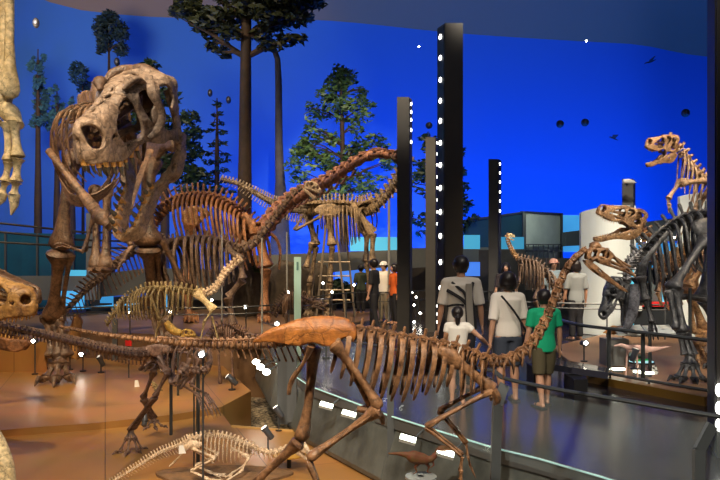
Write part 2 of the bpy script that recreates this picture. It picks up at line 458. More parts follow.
def skull(sk, kind, J, Fd, Ud, L, gape=.6, sv=1.0, sw=1.0, m=None, mj=None, teeth=12, tl=.07, step=.035, thick=.035, wob=.0, jl=.97, tm=None, sub=0, inner=True, parent=None):
    """cranium + lower jaw; J = middle of the jaw joint, Fd forward, Ud up, L length"""
    par = parent or sk.root
    Fd = Fd.normalized(); Ud = (Ud - Fd * Ud.dot(Fd)).normalized(); S = Ud.cross(Fd).normalized()
    m = m or sk.m; mj = mj or m; tm = tm or [TOOTH, TOOTH_DARK]
    out = kind['out']; wl = kind['w']
    def Wd(u):
        if u <= wl[0][0]: return wl[0][1]
        for (a, x), (b, y) in zip(wl, wl[1:]):
            if u <= b:
                t = (u - a) / (b - a); t = t * t * (3 - 2 * t); return x * (1 - t) + y * t
        return wl[-1][1]
    def span(u, poly):
        ys = []
        for i in range(len(poly)):
            a, b = poly[i], poly[(i + 1) % len(poly)]
            if (a[0] > u) != (b[0] > u): ys.append(a[1] + (b[1] - a[1]) * (u - a[0]) / (b[0] - a[0]))
        return (min(ys), max(ys)) if len(ys) > 1 else (0, .1)
    u0, u1 = min(p[0] for p in out), max(p[0] for p in out)
    def mp(u, v, q):
        lo, hi = span(min(max(u, u0 + .012), u1 - .012), out)
        t = min(1, max(0, (v - lo) / max(1e-3, hi - lo)))
        k0 = .72 if u < .4 else .55
        f = 1.0 - .08 * (1 - t) if t < k0 else math.sqrt(max(0, 1 - ((t - k0) / (1 - k0)) ** 2.4)) * .98
        endf = min(1, max(0, (u1 - u) / .05)) ** .5
        return J + (Fd * u + Ud * v * sv + S * q * Wd(u) * sw * f * (.2 + .8 * endf)) * L
    c = plate_obj('skull', out, kind['holes'], mp, thick * L, m, par, step, True, (wob * L, 9 / L) if wob else 0, sub)
    # occiput, braincase and palate inside
    if inner:
        b = MB()
        b.ball(J + (Fd * .10 + Ud * .27 * sv) * L, (.13 * L, .16 * L * sw, .11 * L * sv), 12, (Fd, S, Ud), jitter=.1)
        b.ball(J + (Fd * .0 + Ud * .14 * sv) * L, (.04 * L, .05 * L, .05 * L), 8, (Fd, S, Ud))
        for q in (-1, 1):
            b.tube([J + (Fd * .08 + S * q * .16 * sw - Ud * .02) * L, J + (Fd * .2 + S * q * .1 * sw + Ud * .1 * sv) * L, J + (Fd * .5 + S * q * .04 * sw + Ud * .1 * sv) * L, J + (Fd * .8 + S * q * .02 + Ud * .08 * sv) * L], [.05 * L, .035 * L, .03 * L, .02 * L], 7)
            b.tube([J + (Fd * .3 + S * q * .12 * sw + Ud * .32 * sv) * L, J + (Fd * .32 + S * q * .08 * sw + Ud * .1 * sv) * L], [.03 * L, .02 * L], 6)
        b.tube([J + (Fd * .12 + Ud * .27 * sv) * L, J + (Fd * .5 + Ud * .2 * sv) * L, J + (Fd * .85 + Ud * .14 * sv) * L], [.06 * L, .035 * L, .02 * L], 7)
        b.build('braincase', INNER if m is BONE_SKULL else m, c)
    def tooth(p, dn, fw, l, r, par_):
        pts = [p - dn * l * .25, p, p + dn * l * .35 + fw * l * .03, p + dn * l * .75, p + dn * l - fw * l * .1]
        mb = MB(); mb.tube(pts[:3], [r, r, r * .9], 7, 1, fw, mi=0, cap=False); mb.tube(pts[2:], [r * .88, r * .5, r * .06], 7, 1, fw, mi=1 if len(tm) > 1 else 0)
        mb.build('tooth', tm, par_)
    for q in (-1, 1):
        for i in range(teeth):
            u = .47 + .51 * i / max(1, teeth - 1)
            lo, _ = span(min(u, u1 - .012), out)
            p = mp(u, lo + .005, q) - S * q * .012 * L
            l = tl * L * (.65 + .5 * math.sin(math.pi * min(1, (u - .4) / .6) ** .8)) * random.uniform(.75, 1.15)
            tooth(p, -Ud, Fd, l, l * .17, c)
    # lower jaw
    Fj = Fd * math.cos(gape) - Ud * math.sin(gape); Uj = Ud * math.cos(gape) + Fd * math.sin(gape)
    Jj = J - Ud * .05 * L * sv
    jo = kind['jaw']
    def mj_(u, v, q):
        x = Wd(u * .98) * .93 * sw
        bulge = 1 - .15 * abs(v) * 4
        endf = min(1, max(0, (1.0 - u) / .10)) ** .5
        return Jj + (Fj * u * jl + Uj * v * sv * .95 + S * q * (x * bulge * endf)) * L
    j = plate_obj('lower_jaw', jo, kind['jholes'], mj_, thick * 1.3 * L, mj, par, step, True, (wob * L, 7 / L) if wob else 0, sub)
    for q in (-1, 1):
        for i in range(max(0, teeth - 1)):
            u = .50 + .46 * i / max(1, teeth - 2)
            _, hi = span(u, jo)
            l = tl * L * (.6 + .4 * math.sin(math.pi * (u - .4) / .6)) * random.uniform(.75, 1.1)
            tooth(mj_(u, hi - .01, q) - S * q * .006 * L, Uj, Fj, l, l * .2, j)
    return c

# ================================================================== SETTING
L1, L0, GR = -.60, -.70, -1.22           # platform levels and gravel
def flat(name, pts, top, bottom, m):
    return struct(name, MB().prism([V((p[0], p[1], bottom)) for p in pts], V((0, 0, top - bottom))), m)

def slab(mb, x0, x1, yt0, yb0, d0, d1=None, th=.15, yt1=None, yb1=None):
    """upright slab between two pixel columns standing at depths d0 and d1"""
    d1 = d1 or d0
    a, b, c, d = W(x0, yb0, d0), W(x1, yb1 if yb1 is not None else yb0, d1), W(x1, yt1 if yt1 is not None else yt0, d1), W(x0, yt0, d0)
    n = (b - a).cross(UP).normalized()
    if n.y < 0: n = -n
    return mb.prism([a, b, c, d], n * th)

# polished walkway
edge_px = [(262, 345.5), (278, 365), (312, 388), (392, 418), (495, 450), (540, 461), (605, 480)]
edge = [G(*p) for p in edge_px] + [V((2.35, 4.4, 0)), V((2.7, 3.3, 0)), V((2.9, 2.0, 0))]
FLOORM, nt, b = principled('polished_dark_floor')
b.inputs['Base Color'].default_value = (.030, .024, .026, 1); b.inputs['Roughness'].default_value = .16
b.inputs['Specular IOR Level'].default_value = .45
tc = nt.nodes.new('ShaderNodeTexCoord'); n1 = nt.nodes.new('ShaderNodeTexNoise'); n1.inputs['Scale'].default_value = .7; n1.inputs['Detail'].default_value = 6
r1 = nt.nodes.new('ShaderNodeMapRange'); r1.inputs['To Min'].default_value = .13; r1.inputs['To Max'].default_value = .30
nt.links.new(tc.outputs['Object'], n1.inputs['Vector']); nt.links.new(n1.outputs['Fac'], r1.inputs['Value']); nt.links.new(r1.outputs['Result'], b.inputs['Roughness'])
br = nt.nodes.new('ShaderNodeTexBrick'); br.inputs['Scale'].default_value = .8; br.inputs['Mortar Size'].default_value = .004
br.inputs['Color1'].default_value = (.034, .026, .024, 1); br.inputs['Color2'].default_value = (.026, .022, .026, 1); br.inputs['Mortar'].default_value = (.012, .01, .01, 1)
nt.links.new(tc.outputs['Object'], br.inputs['Vector']); nt.links.new(br.outputs['Color'], b.inputs['Base Color'])
fl = [V((p.x, p.y, 0)) for p in edge] + [V((9, 2.0, 0)), V((26, 38, 0)), V((-6, 38, 0)), V((-3.2, 17, 0))]
flat('floor', fl, 0, -.12, FLOORM)

GRAVEL = mat('gravel', (.62, .52, .36), (.05, .045, .035), 16, .9, 1.0, 40, lo=.42, hi=.62)
flat('floor_gravel', [(-24, 1), (9, 1), (9, 20), (2, 34), (-24, 34)], GR, GR - .1, GRAVEL)

# tan display platforms
def seam_mat():
    m, nt, b = principled('platform_tan_boards')
    tc = nt.nodes.new('ShaderNodeTexCoord')
    br = nt.nodes.new('ShaderNodeTexBrick'); br.inputs['Scale'].default_value = 1.0
    br.inputs['Brick Width'].default_value = 2.6; br.inputs['Row Height'].default_value = 1.75
    br.inputs['Mortar Size'].default_value = .006; br.offset = .5
    br.inputs['Color1'].default_value = (.44, .225, .068, 1); br.inputs['Color2'].default_value = (.40, .20, .058, 1); br.inputs['Mortar'].default_value = (.14, .07, .03, 1)
    mp = nt.nodes.new('ShaderNodeMapping'); mp.inputs['Rotation'].default_value = (0, 0, math.radians(70))
    n = nt.nodes.new('ShaderNodeTexNoise'); n.inputs['Scale'].default_value = 1.5; n.inputs['Detail'].default_value = 8
    mx = nt.nodes.new('ShaderNodeMix'); mx.data_type = 'RGBA'; mx.blend_type = 'MULTIPLY'; mx.inputs['Factor'].default_value = .35
    nt.links.new(tc.outputs['Object'], mp.inputs['Vector']); nt.links.new(mp.outputs['Vector'], br.inputs['Vector'])
    nt.links.new(tc.outputs['Object'], n.inputs['Vector'])
    nt.links.new(br.outputs['Color'], mx.inputs['A']); nt.links.new(n.outputs['Color'], mx.inputs['B'])
    nt.links.new(mx.outputs['Result'], b.inputs['Base Color']); b.inputs['Roughness'].default_value = .38
    return m
TANB = seam_mat()
g1 = lambda x, y, z=L1: G(x, y, z)
P1 = [g1(-260, 440), g1(0, 430), g1(95, 423), g1(170, 415), g1(221, 407), g1(251, 391), g1(205, 350), g1(-260, 352)]
flat('trim_1', P1, L1, GR, TANB)
P0 = [g1(-260, 438, L0), g1(221, 405, L0) , g1(232, 427, L0), g1(310, 433, L0), g1(440, 480, L0), V((.75, 5.6, 0)), V((.35, 3.9, 0)), V((-6, 3.0, 0))]
P0[1] = g1(221, 412, L0)
flat('trim_2', P0, L0, GR, TANB)
# low raised block behind the tyrannosaur's foot
flat('trim_3', [g1(-300, 374), g1(47, 372), g1(49, 362), g1(-240, 362)], L1 + .62, L1, TANB)
lip = MB()
for a, c in ((P0[3], P0[4]), (P0[2], P0[3])):
    d = (c - a).normalized(); lip.box((a + c) / 2 + V((0, 0, .012)), (c - a).length, .03, .03, (d, UP.cross(d), UP))
struct('trim_4', lip, mat('wooden_lip', (.5, .3, .1), rough=.35))

# sloping grey panels from the walkway down to the gravel
sl = MB(); n = len(edge)
for i in range(n - 1):
    a, c = edge[i], edge[i + 1]
    d = (c - a).normalized(); nrm = V((-d.y, d.x, 0))
    if nrm.x > 0: nrm = -nrm
    q = [a - V((0, 0, .10)), c - V((0, 0, .10)), c + nrm * .14 - V((0, 0, .62)), a + nrm * .14 - V((0, 0, .62))]
    sl.prism(q, V((.02, .0, -.06)))
struct('trim_5', sl, SLOPE)
el = MB()
for i in range(1, n - 1):
    a, c = edge[i], edge[i + 1]; d = (c - a).normalized()
    el.box((a + c) / 2 + V((0, 0, -.04)), (c - a).length, .05, .12, (d, UP.cross(d), UP))
struct('trim_6', el, RAILG)
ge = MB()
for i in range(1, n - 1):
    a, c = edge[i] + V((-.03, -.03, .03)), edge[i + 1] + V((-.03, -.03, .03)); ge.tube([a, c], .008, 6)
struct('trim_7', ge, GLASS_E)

# far exhibit ground, right-hand exhibit platform
flat('trim_8', [V((-13, 19, 0)), V((-1.6, 14.6, 0)), V((-.9, 15.5, 0)), V((-.2, 19, 0)), V((1.2, 21, 0)), V((1.5, 29, 0)), V((-13, 29, 0))], .02, GR, BRONZE)
RP = [G(590, 382), G(707, 406), V((7.5, 8.3, 0)), V((9.5, 13.5, 0)), V((5.2, 15, 0)), G(552, 352)]
flat('trim_9', RP, .10, 0, mat('right_platform', (.27, .15, .08), (.22, .12, .06), 2, .5))
rl = MB()
for a, c in ((RP[0], RP[1]), (RP[5], RP[0])):
    d = (c - a).normalized(); rl.box((a + c) / 2 + V((0, 0, .052)) + UP.cross(d) * -.02, (c - a).length, .05, .108, (d, UP.cross(d), UP))
struct('trim_10', rl, mat('platform_ochre_edge', (.16, .085, .015), rough=.4))

# curved rear wall, side walls, dome ceiling
WALLP = mat('matte_dome_paint', (.055, .19, .60), rough=.95, spec=.1)
plan = [(-180, 12.5), (-60, 22), (0, 27), (60, 30.3), (140, 31.6), (240, 32), (330, 32.2), (460, 34.0), (580, 35.2), (640, 35.8), (700, 37.7), (800, 39), (980, 38), (1300, 22)]
pts = catmull([V(((p - 360) / F * d, d, 0)) for p, d in plan], 61)
wl = MB(); ZT = 12.75
for p in pts: wl.v += [V((p.x, p.y, -1.4)), V((p.x, p.y, ZT))]
for i in range(60): wl.f.append((2 * i, 2 * i + 1, 2 * i + 3, 2 * i + 2)); wl.m.append(0)
struct('wall_back', wl, WALLP, True)
ce = MB(); rows = 7; cc = V((2, 10, 0))
for p in pts:
    for k in range(rows):
        a = k / (rows - 1) * math.pi / 2
        q = V((p.x, p.y, 0)).lerp(cc, 1 - math.cos(a)); ce.v.append(V((q.x, q.y, ZT + 5.5 * math.sin(a))))
for i in range(60):
    for k in range(rows - 1):
        a = i * rows + k; ce.f.append((a, a + 1, a + rows + 1, a + rows)); ce.m.append(0)
struct('ceiling', ce, mat('grey_dome_ceiling', (.24, .19, .14), rough=.95, spec=.1), True)
wl = MB(); wl.box(V((3, -3, 7)), 60, .2, 17); struct('wall_front', wl, mat('dark_wall', (.03, .032, .04), rough=.8))

# ---- left: round glass hall and its grey gallery
lw = MB()
cl = [W(-60, 300, 19), W(-10, 300, 20.5), W(40, 300, 22), W(86, 300, 22.8), W(96, 300, 24)]
cl = catmull([V((p.x, p.y, 0)) for p in cl], 12)
z0, z1 = 0.1, 1.65 + 30 * 21 / 700
for a, c in zip(cl, cl[1:]):
    lw.prism([V((a.x, a.y, z0)), V((c.x, c.y, z0)), V((c.x, c.y, z1)), V((a.x, a.y, z1))], V((.03, .12, 0)))
struct('window_1', lw, mat('tinted_blue_glass', (.015, .09, .17), (.01, .05, .11), .5, .12))
lf = MB()
for a in cl[::2]: lf.box(V((a.x, a.y - .05, (z0 + z1) / 2)), .05, .05, z1 - z0)
struct('trim_11', lf, STEEL)
t = MB(); slab(t, -60, 100, 276, 300, 20.4, 21.5, .3); slab(t, 65, 150, 279, 300, 21.5, 23, .3, 268, 293); slab(t, 148, 290, 268, 300, 23, 25, .4, 271, 300)
slab(t, 86, 97, 213, 300, 21.4, 21.4, .3)
struct('wall_left', t, CONC)
t = MB(); slab(t, 67, 86, 270, 276, 20.2, 20.2, .04); struct('window_2', t, CYANWIN)
t = MB(); slab(t, 86, 300, 297, 325, 23, 25, .2); struct('wall_left_lower', t, DARKW)
t = MB(); slab(t, 58, 84, 291, 309, 20.9, 21, .05); slab(t, 100, 112, 291, 303, 22.7, 22.7, .05); struct('window_3', t, BLUEWIN)
t = MB()
for x in (112, 128, 146, 166, 186): slab(t, x, x + 1, 291, 322, 22.7, 22.7, .04)
slab(t, 60, 150, 309, 310.5, 20.8, 22.6, .04, 302, 303.5)
struct('trim_12', t, BLUEWIN)
# middle gallery band with lit windows above and below
t = MB(); slab(t, 240, 420, 256, 281, 23.10, 23.10, .5, 249, 264); slab(t, 412, 525, 248, 268, 23.02, 24, .5, 247, 262)
struct('wall_middle_gallery', t, CONC)
t = MB(); slab(t, 350, 400, 237, 251, 23.52, 23.52, .1); slab(t, 464, 480, 235, 249, 22.68, 22.68, .1); slab(t, 500, 524, 237, 249, 21.84, 21.84, .1); struct('window_4', t, CYANWIN)
t = MB(); slab(t, 335, 400, 262, 284, 24.36, 24.36, .1); slab(t, 464, 480, 262, 276, 22.93, 22.93, .05); struct('window_5', t, emit('lit_violet_blue_screen', (.06, .22, .85), .8))
t = MB(); slab(t, 240, 336, 281, 330, 23.69, 23.69, .2); slab(t, 334, 520, 284, 322, 24.53, 24.36, .2); slab(t, 404, 525, 250, 322, 24.28, 23.18, .2); slab(t, 476, 640, 258, 330, 23.94, 22.68, .2); struct('wall_middle_lower', t, mat('lower_dark_wall', (.05, .045, .04), (.025, .02, .018), 1.5, .6))
# glazed upper room on the right of the pillars
t = MB(); slab(t, 464, 524, 222, 249, 26, 24, .1, 213, 248); struct('window_6', t, mat('dark_green_glass', (.02, .06, .075), rough=.1))
t = MB(); slab(t, 525, 562, 213, 262, 24, 25.5, .1, 215, 262); struct('wall_upper_room', t, mat('pale_room_panel', (.55, .62, .56), (.42, .48, .44), 1, .5))
t = MB(); slab(t, 462, 526, 220, 222, 26, 23.9, .12, 211, 213); slab(t, 523, 563, 211, 213, 23.9, 25.4, .12, 213, 215); slab(t, 523, 526, 213, 262, 23.8, 23.8, .12); slab(t, 561, 563, 214, 262, 25.3, 25.3, .12); slab(t, 524, 562, 250, 252, 23.7, 25.2, .1); slab(t, 524, 562, 244, 245, 23.7, 25.2, .1)
struct('trim_13', t, STEEL)
t = MB()
for x in range(528, 562, 5): slab(t, x, x + .7, 245, 262, 23.75, 23.75, .03)
struct('trim_14', t, STEEL)
t = MB(); slab(t, 526, 545, 258, 290, 22, 22, .1); slab(t, 547, 560, 258, 290, 22, 22, .1); struct('wall_beige_case', t, mat('beige_panel', (.42, .34, .24), rough=.6))
# white curved display walls
def curved_wall(name, px0, px1, ytop0, ytop1, d, yb, rad):
    mb = MB(); n = 18
    a0, a1 = W(px0, yb, d), W(px1, yb, d)
    for i in range(n + 1):
        t_ = i / n
        p = a0.lerp(a1, t_); k_ = (p.y + rad * (1 - math.sin(math.pi * (.12 + .6 * t_)))) / p.y; p.x *= k_; p.y *= k_; p.z = a0.z
        yt = ytop0 + (ytop1 - ytop0) * min(1, t_ * 1.6) ** .6
        zt = EYE - (yt - HZ) / F * d
        for q in (0, .12): mb.v += [V((p.x, p.y + q, p.z)), V((p.x, p.y + q, zt))]
    for i in range(n):
        b0, b1 = i * 4, i * 4 + 4
        for f in ((b0, b0 + 1, b1 + 1, b1), (b0 + 2, b1 + 2, b1 + 3, b0 + 3), (b0 + 1, b0 + 3, b1 + 3, b1 + 1)): mb.f.append(f); mb.m.append(0)
    mb.f += [(0, 2, 3, 1), (4 * n, 4 * n + 1, 4 * n + 3, 4 * n + 2)]; mb.m += [0, 0]
    return struct(name, mb, WHITE)
curved_wall('wall_white_screen', 581, 636, 211, 205, 15.5, 336, .9)
curved_wall('wall_white_screen_right', 680, 760, 195, 190, 14.6, 343, .5)
# roofed gallery with downlights between the white walls, blue screen below it
t = MB(); slab(t, 566, 700, 232, 246, 24, 24, .5, 215, 240); struct('wall_right_gallery', t, mat('gallery_soffit', (.04, .05, .06), rough=.4))
t = MB(); slab(t, 563, 583, 215, 252, 26.5, 26.5, .1); slab(t, 630, 690, 243, 268, 25.5, 25.5, .1); struct('window_7', t, BLUEWIN)
t = MB(); slab(t, 560, 720, 268, 330, 22, 22, .2); struct('wall_right_lower', t, DARKW)
for i, (x, y) in enumerate(((640, 241), (647, 240.4), (656, 239.6), (664, 239), (673, 238.2), (684, 237))):
    o = MB().ball(W(x, y, 23.2), (.075, .05, .075), 8).build('downlight', LAMP, root=W(x, y, 23.2))
    tag(o, 'small round white downlight in the dark gallery roof at right, between the white walls', 'lamp', 'downlights in the gallery roof')

# ================================================================== PILLARS
def pillar(px0, px1, ytop, ybase, pxe, lamps, label, d=None, lw=.05):
    """square pillar; front face px0..px1, side face px1..pxe or pxe..px0"""
    d = d or EYE * F / (ybase - HZ)
    x0, x1 = (px0 - 360) / F * d, (px1 - 360) / F * d
    zt = EYE - (ytop - HZ) / F * d; w = x1 - x0
    # the side face goes back from the edge nearest the view axis, turned so that it shows
    sgn = -1 if pxe < px0 else 1
    xa = x0 if sgn < 0 else x1
    dd = w * .9
    xe = (pxe - 360) / F * (d + dd)
    base = V(((x0 + x1) / 2, d + dd / 2, 0))
    r = thing('pillar', label, 'pillar', V((base.x, base.y, 0)))
    other = x1 if sgn < 0 else x0
    ring = [V((xa, d, 0)), V((other, d, 0)), V((other + (xe - xa), d + dd, 0)), V((xe, d + dd, 0))]
    MB().prism(ring, V((0, 0, zt))).build('shaft', PILLAR, r, smooth=False)
    fd = (ring[3] - ring[0]).normalized(); nn = V((fd.y, -fd.x, 0)) * (1 if sgn > 0 else -1)
    mb = MB(); c = (ring[0] + ring[3]) / 2
    L = (ring[3] - ring[0]).length
    mb.box(V((c.x, c.y, zt / 2)) + nn * .006, L * .86, .012, zt * .985, (fd, nn, UP)); mb.build('lamp_panel', BLACK, r, smooth=False)
    for y in lamps:
        cc_ = V((c.x, c.y, EYE - (y - HZ) / F * (d + dd / 2))) + nn * .018
        MB().ball(cc_, (L * .15, .012, w * .15), 12, (fd, nn, UP)).build('lamp', DOT, r)
    return r
pillar(445, 463, 23, 355, 437.3, [37, 58, 80, 101, 121, 143, 165, 188, 212, 236, 262, 288, 315], 'tallest dark grey pillar with a column of round lamps down its left side')
pillar(397, 409, 97, 345, 411.8, [104, 112, 120, 130, 142], 'dark grey pillar left of the tallest one, at the sauropod neck end')
pillar(425.5, 435.2, 137, 332, 437.8, [143, 154, 165, 177, 188, 200, 212, 224, 306, 314, 322], 'dark pillar tucked close behind the tallest pillar on its left')
pillar(488.5, 497.8, 159, 325, 501, [164, 173, 182, 192, 201, 211], 'slim dark pillar with lamps standing between the tallest pillar and the glazed room')
pillar(622, 633, 179, 336, 635, [], 'dark pillar behind the open-jawed tan skull at right')
pillar(717, 790, -60, 452, 708, [], 'very near dark pillar cut off by the right edge', d=5.9)
rr = [o for o in bpy.data.objects if o.name.startswith('pillar')][-1]
for k, y in enumerate((390, 408, 425)):
    p = W(719.5, y, 5.86); MB().ball(p, (.035, .02, .055), 12).build('lamp', DOT, rr)
# reflector on the far pillar
cone = thing('projector', 'pointed white lamp head sticking out of the dark pillar top at right', 'lamp', W(631, 182, 15.3))
MB().tube([W(623, 181.5, 15.2), W(628, 181.5, 15.2), W(633, 182, 15.2), W(636.5, 182.8, 15.2)], [.05, .06, .04, .008], 10).build('lamp_head', mat('lamp_white', (.4, .4, .36)), cone)
MB().box(W(627, 183, 15.25), .05, .05, .12).build('bracket', STEEL, cone)

# ================================================================== RAILINGS
def off(p, k):  # point on walkway edge lifted
    return V((p.x, p.y, k))
def glass_rail(name, label, base, h, posts, m=RAILD, bend=.10, r=.022, glassm=True, toward=V((.6, .35, 0)), low=-.35):
    root = thing(name, label, 'railing', V((base[0].x, base[0].y, base[0].z)))
    z = base[0].z
    top = [p + V((0, 0, h)) + toward.normalized() * bend for p in base]
    MB().tube(catmull(top, len(top) * 5), r, 8).build('handrail', m, root)
    for p in posts:
        mb = MB(); ax = toward.normalized(); sd = V((ax.y, -ax.x, 0))
        pr = [p + V((0, 0, low)), p + V((0, 0, h * .80)), p + V((0, 0, h * .98)) + ax * bend]
        for a, c in zip(pr, pr[1:]):
            u = (c - a).normalized(); mb.box((a + c) / 2, .11, .02, (c - a).length * 1.03, (u.cross(sd).normalized(), sd, u))
        mb.build('post', RAILG, root, smooth=False)
    if glassm:
        mb = MB()
        for a, c in zip(base, base[1:]):
            mb.prism([a + V((0, 0, .0)), c, c + V((0, 0, h * .86)), a + V((0, 0, h * .86))], V((.008, .008, 0)))
        mb.build('glass_panel', GLASS_C, root, smooth=False)
    return root
e2 = edge
near = [e2[4], e2[5], e2[6], e2[7]]
rt = thing('glass_railing', 'dark glass railing of the walkway along the near right, with bent grey posts', 'railing', e2[4])
top = [W(494, 371, 5.95), W(505, 378.5, 5.85), W(560, 390, 5.4), W(620, 400, 5.0), W(722, 417, 4.5), W(800, 428, 4.1)]
MB().tube(catmull(top, 24), .024, 8, .7).build('handrail', RAILD, rt)
for base, tp_, bd in ((W(497.5, 482, 5.6), W(497.5, 404, 5.75), W(504.5, 385, 5.85)), (W(697, 520, 4.5), W(699, 450, 4.5), W(712, 425, 4.52))):
    mb = MB(); sd = V((1, 0, 0)); base = V((base.x, tp_.y, -.35))
    for a, c in ((base, tp_), (tp_, bd)):
        u = (c - a).normalized(); fr_ = u.cross(V((.9, .3, 0)).normalized()).normalized()
        mb.box((a + c) / 2, .085, .025, (c - a).length * 1.02, (fr_.cross(u).normalized(), fr_, u))
    mb.build('post', RAILG, rt, smooth=False)
mb = MB(); gb = [V((t_.x, t_.y, 0)) for t_ in top[1:]]
for a, c, ta, tb in zip(gb, gb[1:], top[1:], top[2:]): mb.prism([a, c, tb - V((0, 0, .06)), ta - V((0, 0, .06))], V((.006, .006, 0)))
mb.build('glass_panel', GLASS_C, rt, smooth=False)
mid = thing('glass_railing', 'glass walkway railing behind the chestnut ribs, with two wide grey posts at left', 'railing', e2[3])
top = [W(262, 322, 12.3), W(290, 330, 10.4), W(330, 337, 9.2), W(388, 348, 7.6), W(440, 360, 6.7), W(494, 371, 5.95)]
MB().tube(catmull(top, 24), .02, 8, .7).build('handrail', RAILD, mid)
for x, d, w_, yt, yb in ((283, 9.9, .15, 330, 424), (292, 9.75, .13, 330, 422), (390.5, 7.35, .07, 352, 470)):
    c = W(x, (yt + yb) / 2, d); zt = EYE - (yt - HZ) / F * d; zb = max(GR, EYE - (yb - HZ) / F * d)
    MB().box(V((c.x, c.y, (zt + zb) / 2)), w_, .04, zt - zb).build('post', RAILG, mid, smooth=False)
mb = MB(); gb = [V((t_.x, t_.y, 0)) for t_ in top]
for a, c, ta, tb in zip(gb, gb[1:], top, top[1:]): mb.prism([a, c, tb - V((0, 0, .06)), ta - V((0, 0, .06))], V((.006, .006, 0)))
mb.build('glass_panel', GLASS_C, mid, smooth=False)

def plain_rail(label, pts, posts, m=RAILD, r=.02, second=None, zf=0.0, pr=.018):
    root = thing('railing', label, 'railing', V((pts[0].x, pts[0].y, zf)))
    MB().tube(catmull(pts, len(pts) * 4), r, 6).build('handrail', m, root)
    if second: MB().tube(catmull([p - V((0, 0, second)) for p in pts], len(pts) * 4), r * .7, 6).build('lower_rail', m, root)
    for p in posts: MB().tube([V((p.x, p.y, zf)), p], pr, 6).build('post', m, root)
plain_rail('thin dark railing around the far exhibit, behind the tyrannosaur leg', [W(-20, 309, 14.5), W(110, 307, 14), W(180, 308, 13.5), W(262, 306, 13.6), W(300, 300, 15), W(330, 299, 17)],
           [W(115, 307, 14), W(262, 306, 13.6), W(330, 299, 17)], second=.13, zf=.0, r=.018)
plain_rail('dark railing in front of the right exhibit under the black skull', [W(554, 318, 11.2), W(580, 325, 10), W(630, 331, 9.3), W(709, 340.5, 8.5)], [W(560, 320, 10.9), W(609, 329, 9.6), W(643, 333, 9.2)], r=.026, zf=.0, m=RAILD, pr=.03)
plain_rail('grey double railing before the white screen, behind the boy', [W(520, 302, 14.5), W(600, 304, 14), W(670, 305, 14)], [W(552, 303, 14.3), W(607, 304, 14), W(665, 305, 14)], r=.02, second=.1, m=RAILG)
plain_rail('low dark rail along the front edge of the right exhibit', [W(556, 366, 9.9), W(600, 372, 9.4), W(650, 381, 8.9), W(712, 391, 8.3)], [W(610, 374, 9.3), W(649, 381, 8.9)], r=.02, zf=.0, m=STEEL)
plain_rail('railing by the far walkway behind the man in black', [W(300, 299, 17), W(346, 293, 18), W(400, 292, 19), W(440, 290, 20), W(500, 292, 18)], [W(346, 293, 18), W(380, 292, 18.6), W(418, 291, 19.5), W(470, 291, 19)], r=.016, second=.25)
for k, (ya, yb, m) in enumerate(((223, 232, 'upper'), (232, 240, 'middle'), (243, 247, 'lower'))):
    o = MB().tube([W(-20, ya - 2, 13), W(80, yb, 13.5), W(150, yb + 2, 15)], .022, 6).build('cable', BLACK, root=W(0, ya, 13))
    tag(o, f'{m} of three black cables crossing the blue glass hall at left', 'cable', 'black cables at left')
# slim steel masts and the pale glass sign
for x, yt, yb, d, w_, lab in ((262, 238, 338, 13, .03, 'thin steel mast in front of the rust sauropod foreleg'), (287, 232, 330, 14.5, .03, 'thin pale mast just left of the glass sign'), (389, 200, 300, 19, .06, 'pale mast left of the second pillar'),
                     (222, 224, 232, 13, .02, 'short pale rod under the beige sauropod tail')):
    p = W(x, yt, d); mb = MB(); mb.tube([V((p.x, p.y, 0)), p], w_ * .6, 8)
    tag(mb.build('mast', mat('mast_grey_%d' % x, (.25, .25, .23), rough=.4), root=V((p.x, p.y, 0))), lab, 'pole')
sg = thing('glass_sign', 'tall narrow pale green glass information sign', 'sign', V((W(297, 300, 12).x, 12, 0)))
a = W(294, 257, 12); b_ = W(301, 257, 12)
MB().prism([V((a.x, 12, .02)), V((b_.x, 12, .02)), b_, a], V((0, .02, 0))).build('glass_plate', mat('pale_green_glass', (.38, .60, .55), rough=.15), sg, smooth=False)
mb = MB(); 
mb.box(W(297.5, 266, 11.99), .035, .004, .14)
mb.build('lettering', mat('sign_dark_green', (.08, .2, .2)), sg, smooth=False)
MB().box(V(((a.x + b_.x) / 2, 12.01, .02)), .22, .12, .04).build('sign_foot', STEEL, sg)
# bench
bn = thing('bench', 'long dark bench with shiny top beside the boy in green', 'bench', V((G(575, 394).x, G(575, 394).y, 0)))
a, b_ = G(548, 388), G(590, 398)
tA, tB, tC, tD = W(536, 362, 9.0), W(608, 372.5, 8.3), W(610, 368, 9.2), W(548, 357, 9.8)
MB().prism([tA - V((0, 0, .08)), tB - V((0, 0, .08)), tC - V((0, 0, .08)), tD - V((0, 0, .08))], V((0, 0, .08))).build('seat', mat('bench_seat', (.05, .05, .07), rough=.12), bn, smooth=False)
for x, y in ((582, 402), (541, 388)):
    p = G(x, y); MB().box(V((p.x, p.y + .25, (tB.z - .08) / 2 )), .16, .42, tB.z - .08).build('leg', BLACK, bn, smooth=False)

# ================================================================== SKELETONS
lerp = lambda a, b: (lambda t: a + (b - a) * t)
def hump(a, b, c): return lambda t: a + b * math.sin(math.pi * t) + c * t

